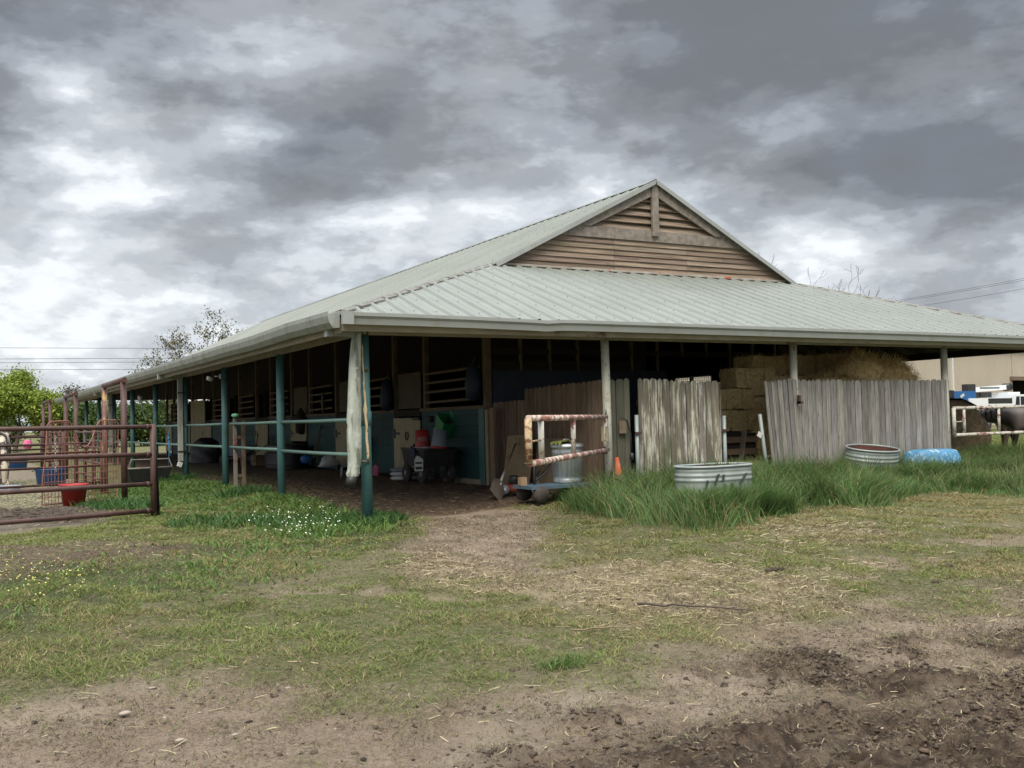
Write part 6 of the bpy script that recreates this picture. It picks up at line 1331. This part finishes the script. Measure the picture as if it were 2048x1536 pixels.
for x in (-1.7, 2.35):
    for y in (-.86, .86): mb = MB(); mb.lathe([(.0, -.12), (.25, -.13), (.39, -.12), (.40, 0), (.39, .12), (.25, .13), (0, .12)], (x, y, .40), 28, rot=RX); w_o = mb.build('wheel', rubber, t); hb = MB(); hb.lathe([(0, -.14), (.2, -.135), (.2, .135), (0, .14)], (x, y, .4), 16, rot=RX); hb.build('rim', greyp, w_o)
mb = MB(); mb.bb(2.95, 3.12, -.62, -.42, .95, 1.1); mb.build('headlight', glass, t); mb = MB(); mb.bb(2.95, 3.12, .42, .62, .95, 1.1); mb.build('headlight', glass, t)
mb = MB(); mb.bb(3.1, 3.2, -.9, .9, .5, .7); mb.build('bumper', galv, t)
cr_ = MB(); cr_.bar((-1.35, .2, 2.28), (1.25, .2, 2.42), .26, .26); c_ = cr_.build('crane_boom', carw, t); mb = MB(); mb.bb(-.9, .6, .065, .07, 2.34, 2.42); mb.build('boom_marking', charcoal, c_)
mb = MB(); mb.lathe([(0, -.2), (.22, -.2), (.22, .2), (0, .2)], (1.35, .2, 2.42), 20, rot=RX); mb.bb(-1.9, -1.3, 0, .4, 2.2, 2.6); mb.bb(-1.6, -1.2, .0, .4, 1.7, 2.1); mb.bb(-.9, -.1, .0, .4, 1.85, 2.15); mb.build('crane_head', black, t)
mb = MB(); mb.bb(.6, 1.5, -.5, .5, 1.98, 2.12); mb.build('equipment_box', carw, t)
wl = MB(); wl.bb(-4.1, -2.3, -.9, .1, 1.65, 2.2); wo = wl.build('welder_housing', carblue, t); mb = MB(); mb.bb(-4.35, -3.9, -.92, .12, 1.6, 2.25); mb.build('welder_end', black, wo); mb = MB(); mb.bb(-2.5, -1.95, -.8, .1, 1.65, 2.1); mb.build('welder_end', black, wo); mb = MB(); mb.box((-3.3, -.905, 1.95), (.30, .01, .14), Matrix.Rotation(-.5, 3, 'Y')); mb.build('emblem', whitem, wo)
mb = MB(); mb.bb(-4.4, -2.8, -.9, .9, 1.5, 1.62); mb.build('rear_deck', black, t)

# ================================================================ trees and wires
def tree(name, label, base, h, spread, seedn, levels=4, leaves=0, lsz=.12, cols=GREENS, trunk_r=.2, bark=barkm, crown_lo=.35, gravity=.0, per=4, clear=0.0, jitter=.5, kids=3, wig=.25, group=None):
    rnd = random.Random(seedn); t = thing(name, label, 'tree', base, 0, group); mb = MB(); tips = []
    def grow(p, d, l, r, lev):
        n = 4; pts = [p]; rs = [r]; q = p.copy(); dd = d.copy()
        for i in range(n):
            dd = (dd+Vector([rnd.uniform(-wig, wig) for _ in range(3)])+v3(0, 0, .05-gravity)).normalized(); q = q+dd*l/n; pts.append(q.copy()); rs.append(max(r*(1-.42*(i+1)/n), .008))
            if lev >= levels-1: tips.append((q.copy(), lev))
        mb.tube(pts, rs, 6 if lev < 2 else 4, caps=False)
        if lev >= levels: return
        for k in range(kids+(1 if lev == 0 else 0)):
            a = rnd.uniform(0, 6.28); tilt = rnd.uniform(.35, .95)*(1.1 if lev == 0 else 1); ax = dd.orthogonal().normalized(); ax.rotate(Matrix.Rotation(a, 3, dd)); nd = (dd*math.cos(tilt)+ax*math.sin(tilt)*spread).normalized()
            st = pts[-1] if k < 2 else pts[rnd.choice((2, 3))]
            grow(st.copy(), nd, l*rnd.uniform(.62, .82), rs[-1]*.78, lev+1)
    grow(v3(0, 0, 0), v3(rnd.uniform(-.05, .05), 0, 1), h*crown_lo, trunk_r, 0)
    mb.build('trunk', bark, t)
    if leaves:
        per_ = max(1, leaves//max(1, len(tips))); T_ = np.repeat(np.array([tuple(p) for p, _ in tips]), per_, 0); n = len(T_); G = np.random.default_rng(seedn)
        P = T_+G.normal(0, jitter, (n, 3)); a = G.normal(size=(n, 3)); a /= np.linalg.norm(a, axis=1)[:, None]; b = np.cross(a, G.normal(size=(n, 3))); b /= np.linalg.norm(b, axis=1)[:, None]; s = lsz*(.6+.8*G.random((n, 1)))
        V = np.stack([P-a*s*.5, P+b*s*.28, P+a*s*.5, P-b*s*.28], 1).reshape(-1, 3); i = np.arange(n)*4
        c = palette(n, cols, .3); npmesh('crown', V, np.stack([i, i+1, i+2, i+3], 1), np.zeros((0, 3), int), np.repeat(c[:, None], 4, 1).reshape(-1, 3), leafm, t)
    return t
YG = [(.20, .27, .045), (.26, .33, .06), (.14, .21, .035), (.32, .37, .08)]; DG = [(.05, .085, .025), (.07, .11, .03), (.09, .13, .04)]
b_ = pd(30, 850, 60); tree('broad_tree', 'bright yellow-green leafy tree beyond the left pens', (b_[0], b_[1], 0), 5.2, 1.15, 5, 4, 60000, .17, YG, .16, crown_lo=.30, jitter=.30, kids=3)
b_ = pd(-90, 850, 66); tree('broad_tree', 'second leafy tree cut off by the left edge of the photo', (b_[0], b_[1], 0), 5.0, 1.15, 12, 4, 30000, .18, YG, .16, crown_lo=.30, jitter=.32)
b_ = pd(150, 840, 85); tree('small_tree', 'small sparse purple-brown tree peeping over the far roof end', (b_[0], b_[1], 0), 6.1, 1.1, 8, 4, 2600, .18, [(.10, .07, .07), (.13, .10, .08), (.09, .12, .04)], .12, crown_lo=.32, jitter=.18)
b_ = pd(402, 850, 70); tree('open_tree', 'sparse-leaved tree rising behind the barn roof on the left', (b_[0], b_[1], 0), 9.9, 1.0, 21, 5, 7000, .16, [(.11, .10, .06), (.15, .15, .07), (.09, .07, .06), (.19, .20, .08)], .24, crown_lo=.33, jitter=.22, wig=.22)
b_ = pd(1592, 830, 52); tree('bare_tree', 'leafless branching tree behind the right side of the roof', (b_[0], b_[1], 0), 8.4, .50, 17, 6, 0, .1, DG, .13, bark=deadbark, crown_lo=.42, wig=.38, kids=2)
b_ = pd(1590, 830, 52); tree('bare_tree', 'few thin bare branch tips poking over the roof left of the leafless tree', (b_[0], b_[1], 0), 7.4, .5, 4, 4, 0, .1, DG, .09, bark=deadbark, crown_lo=.40, wig=.4, kids=1)
for k, (u, d_, h_) in enumerate([(180, 62, 3.6), (235, 66, 3.8), (290, 64, 3.6), (350, 68, 4.0), (430, 72, 3.6), (20, 90, 3.4), (100, 95, 3.4)]):
    b_ = pd(u, 850, d_); tree('hedge_tree', ['bushy green tree seen between the posts at the far left of the aisle', 'bushy green tree seen left of the near brown frame under the roof', 'bushy green tree seen behind the near brown frame', 'dim bushy tree hidden deep behind the barn posts', 'dim bushy tree farthest right behind the barn posts', 'low dark tree behind the trunk of the yellow-green tree', 'low dark tree right of the trunk of the yellow-green tree'][k], (b_[0], b_[1], 0), h_, 1.2, 30+k, 3, 9000, .24, DG, .12, crown_lo=.28, jitter=.42, group='bushy trees beyond the far end of the barn')
def wire(label, p, q, sag, r=.03):
    p, q = Vector(p), Vector(q); mb = MB(); mb.tube([p.lerp(q, i/16)-v3(0, 0, sag*4*(i/16)*(1-i/16)) for i in range(17)], r, 4); o = mb.build('power_line', wirem); tag(o, label, 'power line', 'overhead power lines')
for v0, v1, lb in ((692, 698, 'highest power line in the sky left of the sparse tree'), (718, 715, 'second power line in the sky left of the sparse tree'), (726, 722, 'third power line in the sky left of the sparse tree'), (738, 738, 'lowest power line in the sky left of the sparse tree')):
    wire(lb, pd(-500, v0+2, 150), pd(700, v1, 150), .0)
for a, lb in (((1500, 640, 2500, 455), 'upper of the two close power lines at the right'), ((1500, 642, 2500, 460), 'lower of the two close power lines at the right'), ((1500, 655, 2500, 480), 'separate lowest power line at the right')):
    wire(lb, pd(a[0], a[1], 110), pd(a[2], a[3], 110), 1.0, .02)
